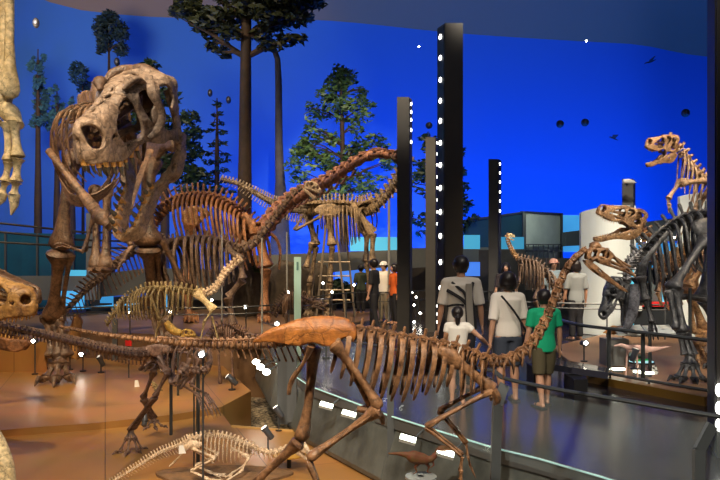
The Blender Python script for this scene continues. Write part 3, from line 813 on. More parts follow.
# ---- 1. great tyrannosaur, left
hipb = V((-5.2, 13.6, L1))
s = Skel('tyrannosaur_skeleton', 'huge brown tyrannosaur skeleton with gaping pale skull standing on the tan platform at left', 'dinosaur skeleton', BONE_TREX, hipb)
HL = 1.4
Fh, Uh = V((-.2749, -.8729, -.4031)), V((-.0554, -.4042, .913))
Jh = W(153.2, 132, 8.6)
skull(s, REXH, Jh, Fh, Uh, HL, gape=.75, sv=1.2, sw=1.07, m=BONE_SKULL, mj=BONE_JAW, teeth=8, tl=.14, step=.02, thick=.04, wob=.02, sub=1)
Sh = Uh.cross(Fh).normalized()
hk = lambda u, v, w: Jh + (Fh * u + Uh * v * 1.227 + Sh * w * 1.07) * HL
# brow horns, nuchal crest and cheek bosses
for q in (-1, 1):
    s.blade('brow_horn', [hk(.47, .37, .10 * q), hk(.40, .42, .14 * q), hk(.33, .41, .16 * q), hk(.28, .38, .18 * q)], [.03, .07, .06, .03], .7, Uh, m=BONE_SKULL if q > 0 else BONE_TREX)
    s.blade('cheek_bar', [hk(.22, .42, .18 * q), hk(.30, .33, .235 * q), hk(.26, .20, .262 * q), hk(.30, .10, .25 * q), hk(.40, .04, .20 * q)], [.05, .06, .045, .05, .03], .45, Uh, m=BONE_SKULL)
    s.blade('quadrate', [hk(.03, .3, .2 * q), hk(.02, .12, .23 * q), hk(.03, -.06, .25 * q)], [.05, .045, .075], .7, Uh, m=BONE_SKULL)
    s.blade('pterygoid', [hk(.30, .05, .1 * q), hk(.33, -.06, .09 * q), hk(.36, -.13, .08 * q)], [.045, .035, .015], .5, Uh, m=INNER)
s.blade('nuchal_crest', [hk(.03, .36, -.22), hk(.03, .41, -.12), hk(.02, .43, 0), hk(.03, .41, .1), hk(.03, .36, .22)], [.05, .09, .10, .08, .05], .9, Uh, m=BONE_TREX)
ctrl = [W(114, 150, 13.9), W(98, 133, 12.9), W(84, 122, 12.0), W(80, 115, 11.2), W(90, 112, 10.4), W(110, 106, 9.7), W(134, 96, 9.1), W(143, 92, 8.75)]
fr = s.frames(ctrl, 30)
s.vertebrae(fr, lambda t: .125 - .02 * t, lambda t: .26 - .1 * t, lambda t: .22 - .04 * t)
s.ribs([f for i_, f in enumerate(fr[3:23]) if i_ % 3 != 1], lambda t: 1.4 - .4 * t, lambda t: .68 - .42 * t, .019, V((.02, .25, .05)), curl=.45)
s.ribs([f for f in fr[20:25]], .42, .18, .022, V((0, .3, .1)))
for i in range(13):
    t = i / 12
    c = W(50 + 34 * t, 172 + 20 * t, 11.3 - .5 * t) + V((0, 0, 0))
    for q in (-1, 1):
        c0 = W(80, 196 + 10 * t, 10.3 + 1.9 * t)
        e = c0 + V((q * .46, .35, .32))
        m0 = c0 + V((q * .2, .12, .05))
        MB().tube(catmull([c0, m0, e], 7), [.02, .018, .015, .013, .011, .008, .004], 5).build('gastralium', s.m, s.root)
s.blade('far_brow', [W(95.5, 82, 8.25), W(97, 90, 8.2), W(99, 101, 8.1), W(101, 112, 8.0)], [.05, .085, .075, .04], .8, V((0, -1, 0)))
s.blade('parietal_crest', [W(106, 84, 8.2), W(112, 74, 8.25), W(124, 70, 8.3), W(139, 70, 8.35), W(150, 75, 8.4)], [.03, .06, .065, .06, .03], .8, V((0, -1, 0)))
# shoulders and small arms
for q, sc, gl, el, wr in ((-1, W(48, 150, 10.9), W(95, 210, 9.9), W(84, 252, 9.9), W(69, 247, 9.8)), (1, W(150, 150, 10.9), W(125, 214, 10.0), W(131, 246, 10.0), W(122, 262, 9.7))):
    s.blade('scapula', [sc, sc.lerp(gl, .5), gl.lerp(sc, .12), gl], [.055, .045, .06, .09], .45, V((0, -1, .2)))
    s.blade('coracoid', [gl, gl + V((.10 * -q, -.1, -.1)), gl + V((.22 * -q, -.12, -.22))], [.08, .11, .05], .4, V((0, -1, 0)))
    s.bone('humerus', gl, el, .04); s.bone('forearm', el, wr, .03)
    s.fingers(wr, (wr - el).normalized(), V((0, 0, 1)), .2, .016, 2)
# pelvis
hip = W(108, 152, 13.6)
hR, hL = W(76, 150, 13.3), W(150, 158, 14.6)
for h in (hR, hL):
    n_ = (hL - hR).normalized(); ax = UP.cross(n_).normalized()
    plate_obj('ilium', [(-.75, .05), (-.7, .38), (-.2, .5), (.4, .48), (.75, .3), (.8, .0), (.5, .05), (.25, -.12), (-.1, -.16), (-.4, -.02)], [], lambda u, v, q, h=h, ax=ax: h + ax * u * -1 + UP * (v + .05), .06, s.m, s.root, .12)
for q, x0, x1 in ((-1, 95, 96.5), (1, 107, 105)):
    a, b_ = W(x0, 185, 12.7), W(x1, 270, 12.2)
    s.bone('pubis', a, b_, .075, e1=1.3); s.blade('pubic_boot', [b_ + V((0, -.3, .02)), b_, b_ + V((0, .35, .03))], [.05, .1, .06], .7)
s.bone('ischium', W(150, 225, 14.6), W(166, 283, 15.0), .07); s.bone('ischium', W(162, 240, 14.2), W(186, 288, 14.4), .08)
# legs
def rex_leg(h, k, a, mt, foot_dir, rs, side, gz):
    s.bone('femur', h, k, rs[0], bow=V((0, -.12, 0)), e0=.9, e1=1.1, n=12)
    s.bone('tibia', k, a, rs[1], bow=V((0, -.05, 0)), e0=1.2, n=12)
    s.bone('fibula', k + side * .17 + V((0, 0, -.05)), a + side * .14, rs[1] * .42)
    s.blade('ankle', [a - side * .22, a, a + side * .22], [.1, .17, .1], .9)
    s.meta(a, mt, .085, side)
    s.toes(mt, foot_dir, .78, .085, 3, .5, gz, m=s.m)
rex_leg(hR, W(61, 250, 12.9), W(53, 318, 13.6), W(60, 357, 13.35), V((.28, -1, 0)), (.15, .14), V((1, .1, 0)), L1)
rex_leg(hL, W(148, 246, 14.2), W(155, 306, 15.2), W(166, 343, 15.0), V((.15, -1, 0)), (.18, .15), V((1, .1, 0)), L1)
tl = s.frames([W(114, 150, 13.9), W(128, 158, 15), W(140, 170, 17), W(150, 182, 19.5), W(158, 196, 22)], 26)
s.vertebrae(tl, lerp(.13, .03), lerp(.24, .03), lerp(.2, .02), lerp(.3, .05))

# ---- 2. chestnut ornithomimid across the foreground
s = Skel('ornithomimid_skeleton', 'long glossy chestnut ostrich-dinosaur skeleton crossing the foreground, beaked skull raised at right', 'dinosaur skeleton', BONE_ORN, V((-.15, 4.85, L0)))
D = 4.8
dors = s.frames([W(318, 335, D), W(346, 333, D), W(372, 336, D), W(400, 341, D), W(430, 346, D), W(455, 351, D), W(484, 362, D - .05)], 17)
s.vertebrae(dors, .046, .062, .08, lean=-.1)
neck = s.frames([W(484, 362, D - .05), W(508, 361, D - .08), W(530, 347, D - .1), W(545, 324, D - .12), W(555, 300, D - .12), W(562, 280, D - .12), W(572, 262, D - .12), W(583, 252, D - .1)], 17)
s.vertebrae(neck, lerp(.04, .019), lerp(.025, .006), lerp(.055, .02), lean=.2, gap=.95)
s.ribs(neck[1:9], lerp(.12, .05), lerp(.05, .03), .008, V((-.06, 0, 0)))
s.ribs(dors[2:14], hump(.26, .14, -.02), hump(.11, .05, 0), .0095, V((-.20, 0, 0)), curl=.62, flat=1.9)
s.ribs(dors[14:], lerp(.30, .2), .11, .012, V((-.05, 0, 0)), curl=.5)
tail = s.frames([W(322, 336, D), W(285, 342, D + .03), W(240, 345, D + .06), W(190, 343.5, D + .1), W(140, 339, D + .15), W(100, 334, D + .2), W(62, 327, D + .25)], 44)
s.vertebrae(tail, lambda t: .045 - .032 * t, lambda t: max(0, .05 - .08 * t), lambda t: max(.004, .055 - .1 * t), lambda t: max(.0, .14 - .25 * t) if t > .07 else 0)
# pelvis
for q in (-1, 1):
    yo = V((0, q * .085, 0))
    plate_obj('ilium', [(254, 341), (264, 332), (285, 324), (308, 318), (332, 317), (350, 321), (357, 330), (354, 341), (346, 336), (337, 343), (326, 345), (312, 341), (300, 345), (275, 341)], [],
              lambda u, v, k, yo=yo, q=q: W(u, v, D) + yo + V((0, -q * .05 * ((v - 330) / 14) ** 2 * (-1 if v > 330 else 1) * (1 if v < 330 else 0), 0)), .035, BONE_ILIUM, s.root, 5.0, sub=1)
    s.bone('pubis', W(335, 343, D) + yo, W(371, 405, D) + yo * .3, .026)
    s.blade('ischium', [W(312, 345, D) + yo, W(304, 362, D) + yo * .7, W(292, 380, D) + yo * .3, W(289, 394, D) + yo * .1], [.04, .018, .028, .02], .6)
s.blade('pubic_boot', [W(357, 409, D), W(370, 410, D), W(381, 416, D), W(383, 424, D)], [.028, .045, .04, .02], .7)
# legs
fd = V((1, 0, 0))
kA, aA = W(301, 440, D + .12), W(237, 499, D + .16); mA = W(262, 580, D + .16)
s.bone('femur', W(313, 345, D + .11), kA, .048, bow=V((.02, 0, 0)), e0=1.2, n=12)
s.bone('tibia', kA, aA, .042, e0=1.5, n=12); s.bone('fibula', kA + V((.03, .05, 0)), aA + V((.02, .03, 0)), .014)
s.meta(aA, mA, .022, V((0, 1, 0))); s.toes(mA, fd, .32, .022, 3, .4, L0)
kB, aB = W(380, 408, D - .1), W(308, 459, D - .1); mB_ = W(348, 560, D - .14)
s.bone('femur', W(333, 343, D - .1), kB, .04, bow=V((.0, -.02, .02)), e0=1.3, n=12)
s.bone('tibia', kB, aB, .036, e0=1.7, n=12); s.bone('fibula', kB + V((0, -.05, 0)), aB + V((0, -.03, 0)), .013)
s.meta(aB, mB_, .021, V((0, 1, 0))); s.toes(mB_, fd, .32, .022, 3, .4, L0)
# shoulders and arms
for q, el, wr, hd in ((-1, W(425, 427, D - .14), W(462, 456, D - .16), V((-.1, 0, -1))), (1, W(438, 411, D + .16), W(466, 444, D + .2), V((.15, 0, -1)))):
    yo = V((0, q * .10, 0)); g = W(490, 387, D) + yo
    s.blade('scapula', [W(436, 348, D) + yo, W(444, 352, D) + yo, W(462, 365, D) + yo, W(480, 379, D) + yo, g], [.03, .055, .03, .032, .05], .45, V((0, 1, 0)))
    s.blade('coracoid', [g, g + V((.03, 0, -.05)), g + V((.02, -q * .04, -.1))], [.05, .045, .02], .6)
    s.bone('humerus', g, el, .023, e0=1.2); s.bone('ulna', el, wr, .016); s.bone('radius', el + V((.01, 0, .02)), wr + V((.012, 0, .01)), .011)
    s.fingers(wr, hd, V((0, 1, 0)), .24, .0095, 3, curl=V((.5, 0, -.3)))
# skull: beak long and narrow
skull(s, ORN, W(586, 258, D - .1), V((.95, -.08, -.36)), V((.34, 0, .94)), .345, gape=.30, sv=.98, sw=.9, m=bone_mat('chestnut_skull_bone', (.42, .22, .10), (.11, .05, .022), 9, .35, .3, 60), teeth=0, step=.03, thick=.022, sub=1, jl=1.0)

# ---- 3. slender purple-brown theropod, middle left
s = Skel('small_theropod_skeleton', 'slender purple-brown theropod skeleton with thin legs and long tail, stepping down between tan platforms', 'dinosaur skeleton', BONE_SMALL, V((-2.35, 9.3, L0)))
D = 9.0
tail = s.frames([W(160, 350, D), W(138, 355, D - .4), W(110, 351, D - 1.2), W(80, 344, D - 2), W(50, 337, D - 2.9), W(22, 330, D - 3.6), W(-30, 318, D - 4.3)], 44)
s.vertebrae(tail, lambda t: .045 - .028 * t, lambda t: .055 - .045 * t, lambda t: .05 - .042 * t, lambda t: .09 - .075 * t)
dors = s.frames([W(158, 348, D), W(172, 345, D - .2), W(186, 346, D - .5), W(199, 350, D - .9), W(207, 352, D - 1.3)], 15)
s.vertebrae(dors, .04, .07, .07)
s.ribs(dors[2:14:2], hump(.26, .12, 0), hump(.10, .05, 0), .011, V((-.05, 0, 0)))
for q in (-1, 1):
    yo = V((q * .06, q * .1, 0))
    plate_obj('ilium', [(143, 353), (150, 347), (163, 343), (177, 344), (180, 351), (172, 352), (163, 356), (154, 353), (148, 360)], [], lambda u, v, k, yo=yo: W(u, v, D - .1) + yo, .03, bone_mat('pinkish_pelvis_bone_%d' % q, (.42, .25, .17), (.2, .1, .07), 9, .45), s.root, 4)
    s.bone('pubis', W(166, 354, D - .1) + yo, W(173, 384, D - .4), .03); s.bone('ischium', W(155, 354, D) + yo, W(140, 370, D), .022)
kA = W(143, 396, D - .1); aA = W(145, 405, D + .2)
s.bone('femur', W(157, 355, D) + V((-.05, 0, 0)), W(168, 372, D - .4), .04)
s.bone('tibia', W(168, 372, D - .4), W(155, 396, D - .35), .035); s.bone('femur', W(163, 356, D + .1), W(152, 372, D + .1), .04)
s.bone('tibia', W(154, 372, D + .1), W(143, 398, D + .3), .035)
s.bone('tibia', W(155, 370, D - .1), W(143, 398, D + .3), .02)
m1 = V((W(131, 430, 8.75).x, 8.75, W(131, 430, 8.75).z)); s.meta(W(155, 397, D - .35), m1, .025, V((.6, .6, 0)))
s.toes(m1, V((.1, -1, 0)), .30, .022, 3, .7, L0); s.toes(m1, V((1, .1, 0)), .2, .018, 1, .3, L0)
m2 = W(153, 418, D + .55); s.meta(W(144, 399, D + .3), m2, .025, V((.6, .6, 0)))
s.toes(m2, V((.5, -1, 0)), .28, .022, 3, .7, L1)
for q, x in ((-1, 0), (1, 9)):
    s.bone('humerus', W(199 - x, 358, D - 1.1), W(191 - x, 385, D - 1.2), .022); s.bone('forearm', W(191 - x, 385, D - 1.2), W(206 - x, 394, D - 1.5), .016)
    s.fingers(W(206 - x, 394, D - 1.5), V((.55, -.2, -.75)).normalized(), V((.6, .5, 0)), .28, .012, 3)
s.blade('scapula', [W(180, 352, D - .6), W(192, 354, D - .9), W(202, 362, D - 1.1)], [.03, .025, .05], .5)
nk = s.frames([W(207, 352, D - 1.3), W(210, 362, D - 1.6), W(203, 371, D - 1.8), W(193, 371, D - 1.7)], 9); s.vertebrae(nk, .03, .02, .03)
skull(s, REX, W(190, 369, D - 1.6), V((-.45, -.3, -.55)), V((-.3, -.5, .6)), .24, gape=.2, m=BONE_SMALL, teeth=5, tl=.07, step=.06, thick=.03, inner=False)
for x, yt, dd, zb in ((171, 352, D + .1, L1), (198, 358, D - .9, L0), (194, 350, D - 1.0, L0)):
    p = W(x, yt, dd); MB().tube([V((p.x, p.y, zb)), p], .022 if x != 194 else .01, 8).build('support_post', RAILD, s.root)

# ---- 4. crouching ivory skeleton
s = Skel('crouching_ivory_skeleton', 'small ivory white dinosaur skeleton crouched on a rock slab at the bottom of the platform', 'dinosaur skeleton', BONE_WHITE, V((-1.65, 7.7, L0)))
D = 7.7
tail = s.frames([W(192, 440, D), W(178, 446, D), W(160, 453, D - .05), W(140, 465, D - .1), W(122, 476, D - .15), W(108, 484, D - .2)], 32)
s.vertebrae(tail, lerp(.024, .01), lerp(.055, .035), lerp(.03, .01), lerp(.07, .03))
dors = s.frames([W(190, 440, D), W(203, 436, D), W(220, 436, D), W(238, 441, D), W(252, 447, D)], 17)
s.vertebrae(dors, .024, .035, .04)
s.ribs(dors[2:16], hump(.12, .14, 0), hump(.09, .06, 0), .0075, V((-.03, 0, 0)))
nk = s.frames([W(252, 447, D), W(262, 451, D - .05), W(272, 453, D - .1), W(282, 450, D - .12), W(292, 446, D - .12)], 9); s.vertebrae(nk, .024, .02, .035)
s.ribs(nk[1:6], .07, .04, .006)
skull(s, CERA, W(296, 446, D - .12), V((.72, -.35, -.35)), V((.3, -.15, .95)), .19, gape=.25, sv=1.25, sw=1.1, teeth=0, step=.05, thick=.03, inner=False)
for q in (-1, 1):
    yo = V((0, q * .1, 0))
    s.blade('ilium', [W(184, 447, D) + yo, W(192, 443, D) + yo, W(206, 442, D) + yo], [.02, .05, .02], .4, V((0, 1, 0)))
    kn = W(217, 456, D - .15 + q * .05) + yo * .8; an = W(193, 468, D - .15) + yo
    s.bone('femur', W(195, 446, D) + yo, kn, .02); s.bone('tibia', kn, an, .018)
    s.meta(an, V((an.x + .2, an.y - .06, L0 + .06)), .011, V((0, 1, 0))); s.toes(V((an.x + .2, an.y - .06, L0 + .06)), V((1, -.3, 0)), .17, .01, 4, .3, L0 + .035)
    s.bone('ischium', W(190, 446, D) + yo, W(170, 466, D) + yo * .3, .01); s.bone('pubis', W(196, 448, D) + yo, W(215, 462, D) + yo * .5, .01)
    g = W(250, 455, D) + yo; e_ = W(243, 468, D - .1) + yo * 1.2
    s.blade('scapula', [W(232, 446, D) + yo, W(242, 450, D) + yo, g], [.022, .013, .028], .5, V((0, 1, 0)))
    s.bone('humerus', g, e_, .015); hd = V((e_.x - .12, e_.y - .12, L0 + .06)); s.bone('forearm', e_, hd, .012); s.toes(hd, V((-.4, -1, 0)), .1, .008, 4, .3, L0 + .03)
rk = MB(); c = V((W(222, 476, 7.6).x, 7.65, L0))
ring = [c + V((math.cos(a) * (.72 + .1 * math.sin(3 * a)), math.sin(a) * .36, 0)) for a in [k * math.pi / 12 for k in range(24)]]
rk.prism(ring, V((0, 0, .028)))
tag(rk.build('rock_slab', mat('rock_slab', (.26, .14, .06), (.12, .07, .035), 6, .8, .6, 30), root=c), 'flat brown rock slab under the crouching ivory skeleton', 'rock')

# ---- 5. big cream skeleton cut by the left edge
s = Skel('cream_giant_skeleton', 'large cream skeleton cut off by the left edge, long clawed arm hanging and foot below', 'dinosaur skeleton', BONE_CREAM, V((-2.35, 4.35, L0)))
D = 4.2
s.bone('ulna', W(2, -70, D), W(5, 108, D), .036, flat=1); s.bone('radius', W(9, -60, D - .06), W(10, 98, D - .08), .036)
s.bone('humerus', W(-60, -190, D + .2), W(2, -66, D), .07)
s.blade('wrist', [W(-4, 104, D), W(7, 110, D), W(18, 126, D - .03)], [.05, .07, .045], .8)
for pts, r in (([(14, 120), (18, 158), (16, 182), (14, 195), (11, 215)], .037), ([(7, 122), (9, 162), (5, 182), (2, 194), (-2, 206)], .033), ([(-3, 118), (-6, 160), (-8, 190), (-12, 205)], .024)):
    mb = MB()
    for k, (a, c) in enumerate(zip(pts, pts[1:])):
        A, C_ = W(*a, D - .03), W(*c, D - .03)
        if k < len(pts) - 2: bone_mb(A, C_, r * (1 - .1 * k), mb=mb, n=9)
        else: mb.tube([A, A.lerp(C_, .5) + V((.01, 0, 0)), C_], [r, r * .7, r * .15], 8)
    mb.build('finger', s.m, s.root)
s.blade('scapula', [W(-200, -150, D + .5), W(-120, -180, D + .3), W(-62, -186, D + .2)], [.05, .06, .12], .4)
fr = s.frames([W(-420, -160, D + 1), W(-260, -200, D + .8), W(-120, -230, D + .5)], 9); s.vertebrae(fr, .09, .15, .12)
k5 = W(-70, 120, 4.6); s.bone('femur', W(-260, -80, 4.9), k5, .08); a5 = W(-60, 330, 4.9); s.bone('tibia', k5, a5, .07)
m5 = W(-26, 436, 4.75); s.meta(a5, m5, .04, V((.5, .5, 0))); s.toes(V((m5.x - .02, m5.y, L0 + .46)), V((.55, -.5, 0)), .38, .045, 3, .5, L0 + .0)
s.blade('ankle', [W(-10, 428, 4.6), W(1, 452, 4.5), W(6, 478, 4.45), W(4, 505, 4.4)], [.05, .055, .062, .07], .8)
MB().tube([V((W(-60, 0, 4.6).x, 4.75, L0)), W(-150, -170, 4.7)], .03, 8).build('support_post', RAILD, s.root)

# ---- 6. tan long-snouted head reaching in at left
s = Skel('long_skull_skeleton', 'long tan toothed skull with reddish lower jaw poking in from the left edge', 'dinosaur skull', BONE_TAN, V((-5.6, 9.0, L1)))
BT = bone_mat('golden_tan_bone', (.52, .30, .10), (.2, .09, .03), 5, .45, .3, 20)
skull(s, LONG, W(-75, 308, 8.4), V((1, -.12, -.06)), V((.06, 0, 1)), 1.42, gape=.19, sv=.95, sw=.9, m=BT, mj=BONE_RUST, teeth=16, tl=.045, step=.04, thick=.035, wob=.008, sub=1, tm=[TOOTH], inner=True)
fr = s.frames([W(-66, 290, 8.5), W(-110, 282, 8.8), W(-160, 290, 9.2)], 8); s.vertebrae(fr, .1, .12, .12)
p = W(-90, 300, 8.7); MB().tube([V((p.x, p.y, L1)), p], .03, 8).build('support_post', RAILD, s.root)
s = Skel('dark_low_skull', 'dark brown weathered skull lying behind the golden toothed skull at the left edge', 'dinosaur skull', BONE_DARK, V((-5.6, 10.6, L1)))
skull(s, REX, W(-50, 283, 10.6), V((1, -.1, -.22)), V((.2, 0, 1)), 1.45, gape=.06, sv=.7, sw=.9, teeth=8, tl=.03, step=.05, thick=.03, wob=.01, tm=[BONE_DARK], inner=False)
p = W(-46, 290, 10.7); MB().tube([V((p.x, p.y, L1)), p], .03, 8).build('support_post', RAILD, s.root)

# ---- 7. dark rising tail behind the tyrannosaur
s = Skel('dark_tailed_skeleton', 'dark brown skeleton whose spined tail slopes down to the left behind the tyrannosaur legs', 'dinosaur skeleton', BONE_GREY, V((-5.2, 16.5, 0)))
D = 16
fr = s.frames([W(60, 317, D - 1), W(72, 305, D - .8), W(88, 288, D - .4), W(104, 276, D), W(122, 260, D + .3), W(142, 246, D + .6), W(160, 238, D + 1)], 28)
s.vertebrae(fr, lerp(.05, .12), lerp(.13, .32), lerp(.08, .2), lerp(.16, .55), lean=.7)
p = W(158, 240, D + 1); MB().tube([V((p.x, p.y, 0)), p], .04, 8).build('support_post', RAILD, s.root)

# ---- 8. rust sauropod with the long rising neck
s = Skel('rust_sauropod_skeleton', 'great rust brown sauropod skeleton, its long reddish neck rising to the second pillar', 'dinosaur skeleton', BONE_RUST, V((-4.4, 20, 0)))
D = 19.5
fr = s.frames([W(150, 232, D), W(162, 212, D), W(178, 202, D), W(195, 199, D), W(212, 200, D), W(230, 208, D), W(245, 220, D), W(256, 234, D), W(266, 228, D - .6)], 34)
s.vertebrae(fr, .17, lambda t: .34 - .16 * t, .3)
s.ribs(fr[9:29], hump(1.15, .35, -.2), hump(.75, .25, 0), .045, V((.15, 0, 0)), curl=.8)
nk = s.frames([W(266, 228, D - .6), W(280, 211, D - 1.2), W(296, 198, D - 2), W(316, 188, D - 2.8), W(334, 178, D - 3.5), W(352, 165, D - 4.2), W(368, 157, D - 4.6), W(382, 154, D - 4.8), W(392, 156, D - 4.9)], 17)
s.vertebrae(nk, lambda t: .23 - .14 * t, lambda t: .13 - .09 * t, lambda t: .24 - .15 * t, m=BONE_PINK, gap=1.05)
for i in range(2, 14):
    p, T, U, S = nk[i]; l = .7 - .03 * i
    MB().tube([p - U * .16, p - U * .24 - T * l * .5, p - U * .22 - T * l], [.035, .03, .01], 5).build('cervical_rib', BONE_PINK, s.root)
skull(s, SAUR, W(392, 156, D - 4.9), V((.9, -.2, -.5)), V((.4, 0, .9)), .42, gape=.2, m=BONE_DARK, teeth=0, step=.06, thick=.04, inner=False)
plate_obj('ilium', [(182, 222), (184, 211), (193, 206), (206, 209), (210, 215), (203, 219), (197, 226), (190, 224)], [[(196, 213), (200, 212), (200, 216), (197, 217)]], lambda u, v, k: W(u, v, D - .8), .1, BONE_TAN, s.root, 3)
for y in (-.6, .7):
    s.bone('femur', W(192, 222, D + y), W(186, 285, D + y), .19, n=10); s.bone('tibia', W(186, 285, D + y), W(190, 322, D + y), .15)
    s.toes(V((W(190, 0, D + y).x, D + y, .15)), V((.4, -1, 0)), .35, .09, 4, .4, .02)
    g = W(258, 232, D + y * .9)
    s.blade('scapula', [W(243, 214, D + y), W(250, 224, D + y), g], [.1, .12, .24], .4, V((0, 1, 0)))
    s.bone('humerus', g, W(266, 268, D + y), .2, e0=1.5); s.bone('ulna', W(266, 268, D + y), W(264, 312, D + y), .16)
    s.toes(V((W(264, 0, D + y).x, D + y, .3)), V((.1, -1, 0)), .3, .09, 4, .4, .02)

# ---- 9. grey-brown prosauropod in front of it
s = Skel('long_necked_skeleton', 'grey-brown skeleton with slim neck arching up to a small round skull', 'dinosaur skeleton', BONE_GREY, V((-3.3, 15, 0)))
D = 15
fr = s.frames([W(150, 262, D + .5), W(163, 248, D + .3), W(180, 242, D), W(200, 240, D), W(220, 243, D), W(240, 250, D)], 20)
s.vertebrae(fr, .09, .14, .14)
s.ribs(fr[4:18], hump(.75, .4, 0), hump(.35, .15, 0), .042, V((.08, 0, 0)))
nk = s.frames([W(240, 250, D), W(254, 244, D), W(266, 230, D - .1), W(278, 214, D - .2), W(290, 198, D - .3), W(300, 189, D - .3), W(307, 187, D - .3)], 15)
s.vertebrae(nk, lerp(.09, .05), .05, .09)
skull(s, SAUR, W(304, 188, D - .6), V((.9, -.1, -.35)), V((.35, 0, .9)), .36, gape=.3, sv=1.05, m=BONE_WHITE, teeth=6, tl=.08, step=.06, thick=.04, inner=True, tm=[BONE_WHITE])
for y in (-.3, .3):
    s.blade('scapula', [W(226, 247, D + y), W(233, 253, D + y), W(240, 260, D + y)], [.09, .06, .12], .4, V((0, 1, 0)))
    s.bone('humerus', W(240, 260, D + y), W(243, 279, D + y), .09); s.bone('forearm', W(243, 279, D + y), W(228, 297, D + y), .1)
    s.bone('metacarpal', W(228, 297, D + y), W(233, 325, D + y), .11)
    s.toes(V((W(233, 0, D + y).x, D + y, .14)), V((.8, -.6, 0)), .42, .06, 3, .4, .02)
    s.bone('femur', W(170, 250, D + y), W(180, 285, D + y), .11); s.bone('tibia', W(180, 285, D + y), W(168, 322, D + y), .09)
    s.toes(V((W(168, 0, D + y).x, D + y, .14)), V((.8, -.6, 0)), .42, .06, 3, .4, .02)

# ---- 10. yellow-cream skeleton
s = Skel('yellow_cream_skeleton', 'pale yellow skeleton with knobbly neck curving up right, behind the dark railing', 'dinosaur skeleton', BONE_YELLOW, V((-2.7, 12.8, L1)))
D = 12.4
fr = s.frames([W(108, 324, D + .6), W(116, 311, D + .5), W(128, 299, D + .3), W(146, 290, D + .2), (W(166, 289, D)), W(184, 291, D), W(200, 295, D)], 26)
s.vertebrae(fr, lerp(.03, .06), .09, .07, lambda t: .12 * (t < .4))
s.ribs(fr[7:24], hump(.28, .28, 0), hump(.14, .14, 0), .019, V((.0, 0, 0)))
nk = s.frames([W(200, 295, D), W(212, 292, D), W(220, 283, D - .1), W(227, 272, D - .2), W(240, 260, D - .3)], 14)
s.vertebrae(nk, .058, .055, .09, m=BONE_WHITE)
for y in (-.17, .17):
    s.blade('scapula', [W(196, 292, D + y), W(206, 302, D + y), W(214, 310, D + y)], [.09, .05, .08], .5, V((0, 1, 0)), m=BONE_CREAM)
    s.bone('humerus', W(213, 309, D + y), W(204, 322, D + y * 1.3), .03); s.bone('forearm', W(204, 322, D + y * 1.3), W(200.5, 341, D + y * 1.4), .025)
    s.bone('forearm', W(212, 316, D + y), W(218, 340, D + y), .025)
    s.bone('femur', W(150, 295, D + y), W(160, 320, D + y), .04); s.bone('tibia', W(160, 320, D + y), W(152, 350, D + y), .035)
    s.toes(V((W(152, 0, D + y).x, D + y, L1 + .1)), V((1, -.3, 0)), .2, .02, 3, .4, L1)
s = Skel('yellow_fossil', 'small bright yellow fossil skull on a stand just right of the tyrannosaur back foot', 'fossil', bone_mat('bright_yellow_bone', (.75, .5, .12), (.5, .3, .06), 8, .5), V((-2.95, 11.8, L1)))
skull(s, SAUR, W(182, 335, 11.8), V((.95, -.2, -.1)), UP, .25, gape=.15, sv=.9, teeth=0, step=.08, thick=.05, inner=False)
mb = MB().tube(catmull([W(166, 322, 11.8), W(173, 330, 11.8), W(181, 333, 11.8)], 8), [.05, .06, .07, .075, .07, .065, .06, .05], 9); mb.build('neck', s.m, s.root)
MB().tube([V((W(178, 0, 11.8).x, 11.8, L1)), W(178, 334, 11.8)], .02, 6).build('stand', RAILD, s.root)

# ---- 11. beige sauropod on its steel cradle
s = Skel('beige_sauropod_skeleton', 'beige sauropod skeleton on a steel cradle in the centre, tail stretching up to the left', 'dinosaur skeleton', BONE_BEIGE, V((-.7, 20.6, 0)))
D = 20.6
tl = s.frames([W(222, 179, 18.6), W(240, 185, 18.8), W(258, 195, 19.1), W(275, 204, 19.6), W(292, 209, 20.1), W(308, 210, D)], 34)
s.vertebrae(tl, lerp(.045, .12), lerp(.07, .22), lerp(.06, .18), lerp(.06, .3), m=bone_mat('pale_grey_bone', (.46, .38, .28), (.14, .10, .07), 6, .5, .3, 20))
fr = s.frames([W(306, 210, D), W(325, 209, D), (W(345, 209, D)), W(362, 211, D), W(374, 207, D - .2)], 20)
s.vertebrae(fr, .2, .26, .34)
s.ribs(fr[4:18], hump(.6, .45, 0), hump(.5, .2, 0), .028, V((.05, 0, 0)))
nk = s.frames([W(374, 207, D - .2), W(384, 199, D - .5), W(393, 187, D - .9), W(402, 172, D - 1.4), W(408, 160, D - 1.8)], 10)
s.vertebrae(nk, .14, .2, .22, .12)
for y, dx in ((-.4, 0), (.45, -20)):
    h = W(328 + dx, 214, D + y)
    plate_obj('ilium', [(-.5, .1), (-.3, .32), (.2, .36), (.55, .12), (.3, -.05), (.05, -.2), (-.2, -.06)], [], lambda u, v, q, h=h: h + V((u * .8, 0, v * .8)), .08, s.m, s.root, .12)
    k = W(332 + dx * .8, 246, D + y); an = W(330 + dx, 283, D + y)
    s.bone('femur', h, k, .14, e1=1.2); s.bone('tibia', k, an, .10); s.bone('metatarsal', an, W(328 + dx, 305, D + y), .09)
    s.toes(V((W(328 + dx, 0, D + y).x, D + y, .3)), V((.3, -1, 0)), .3, .07, 4, .4, .02)
    g = W(373 + dx * .3, 233, D + y)
    s.blade('scapula', [W(350 + dx * .3, 206, D + y), W(362 + dx * .3, 218, D + y), g], [.16, .08, .15], .4, V((0, 1, 0)))
    s.bone('humerus', g, W(372 + dx * .3, 262, D + y), .11); s.bone('ulna', W(372 + dx * .3, 262, D + y), W(378 + dx * .3, 300, D + y), .08)
    s.bone('ischium', W(322 + dx, 216, D + y), W(295, 230, D + y * .5), .06); s.bone('pubis', W(312, 242, D + y * .6), W(306, 268, D + y * .5), .09)
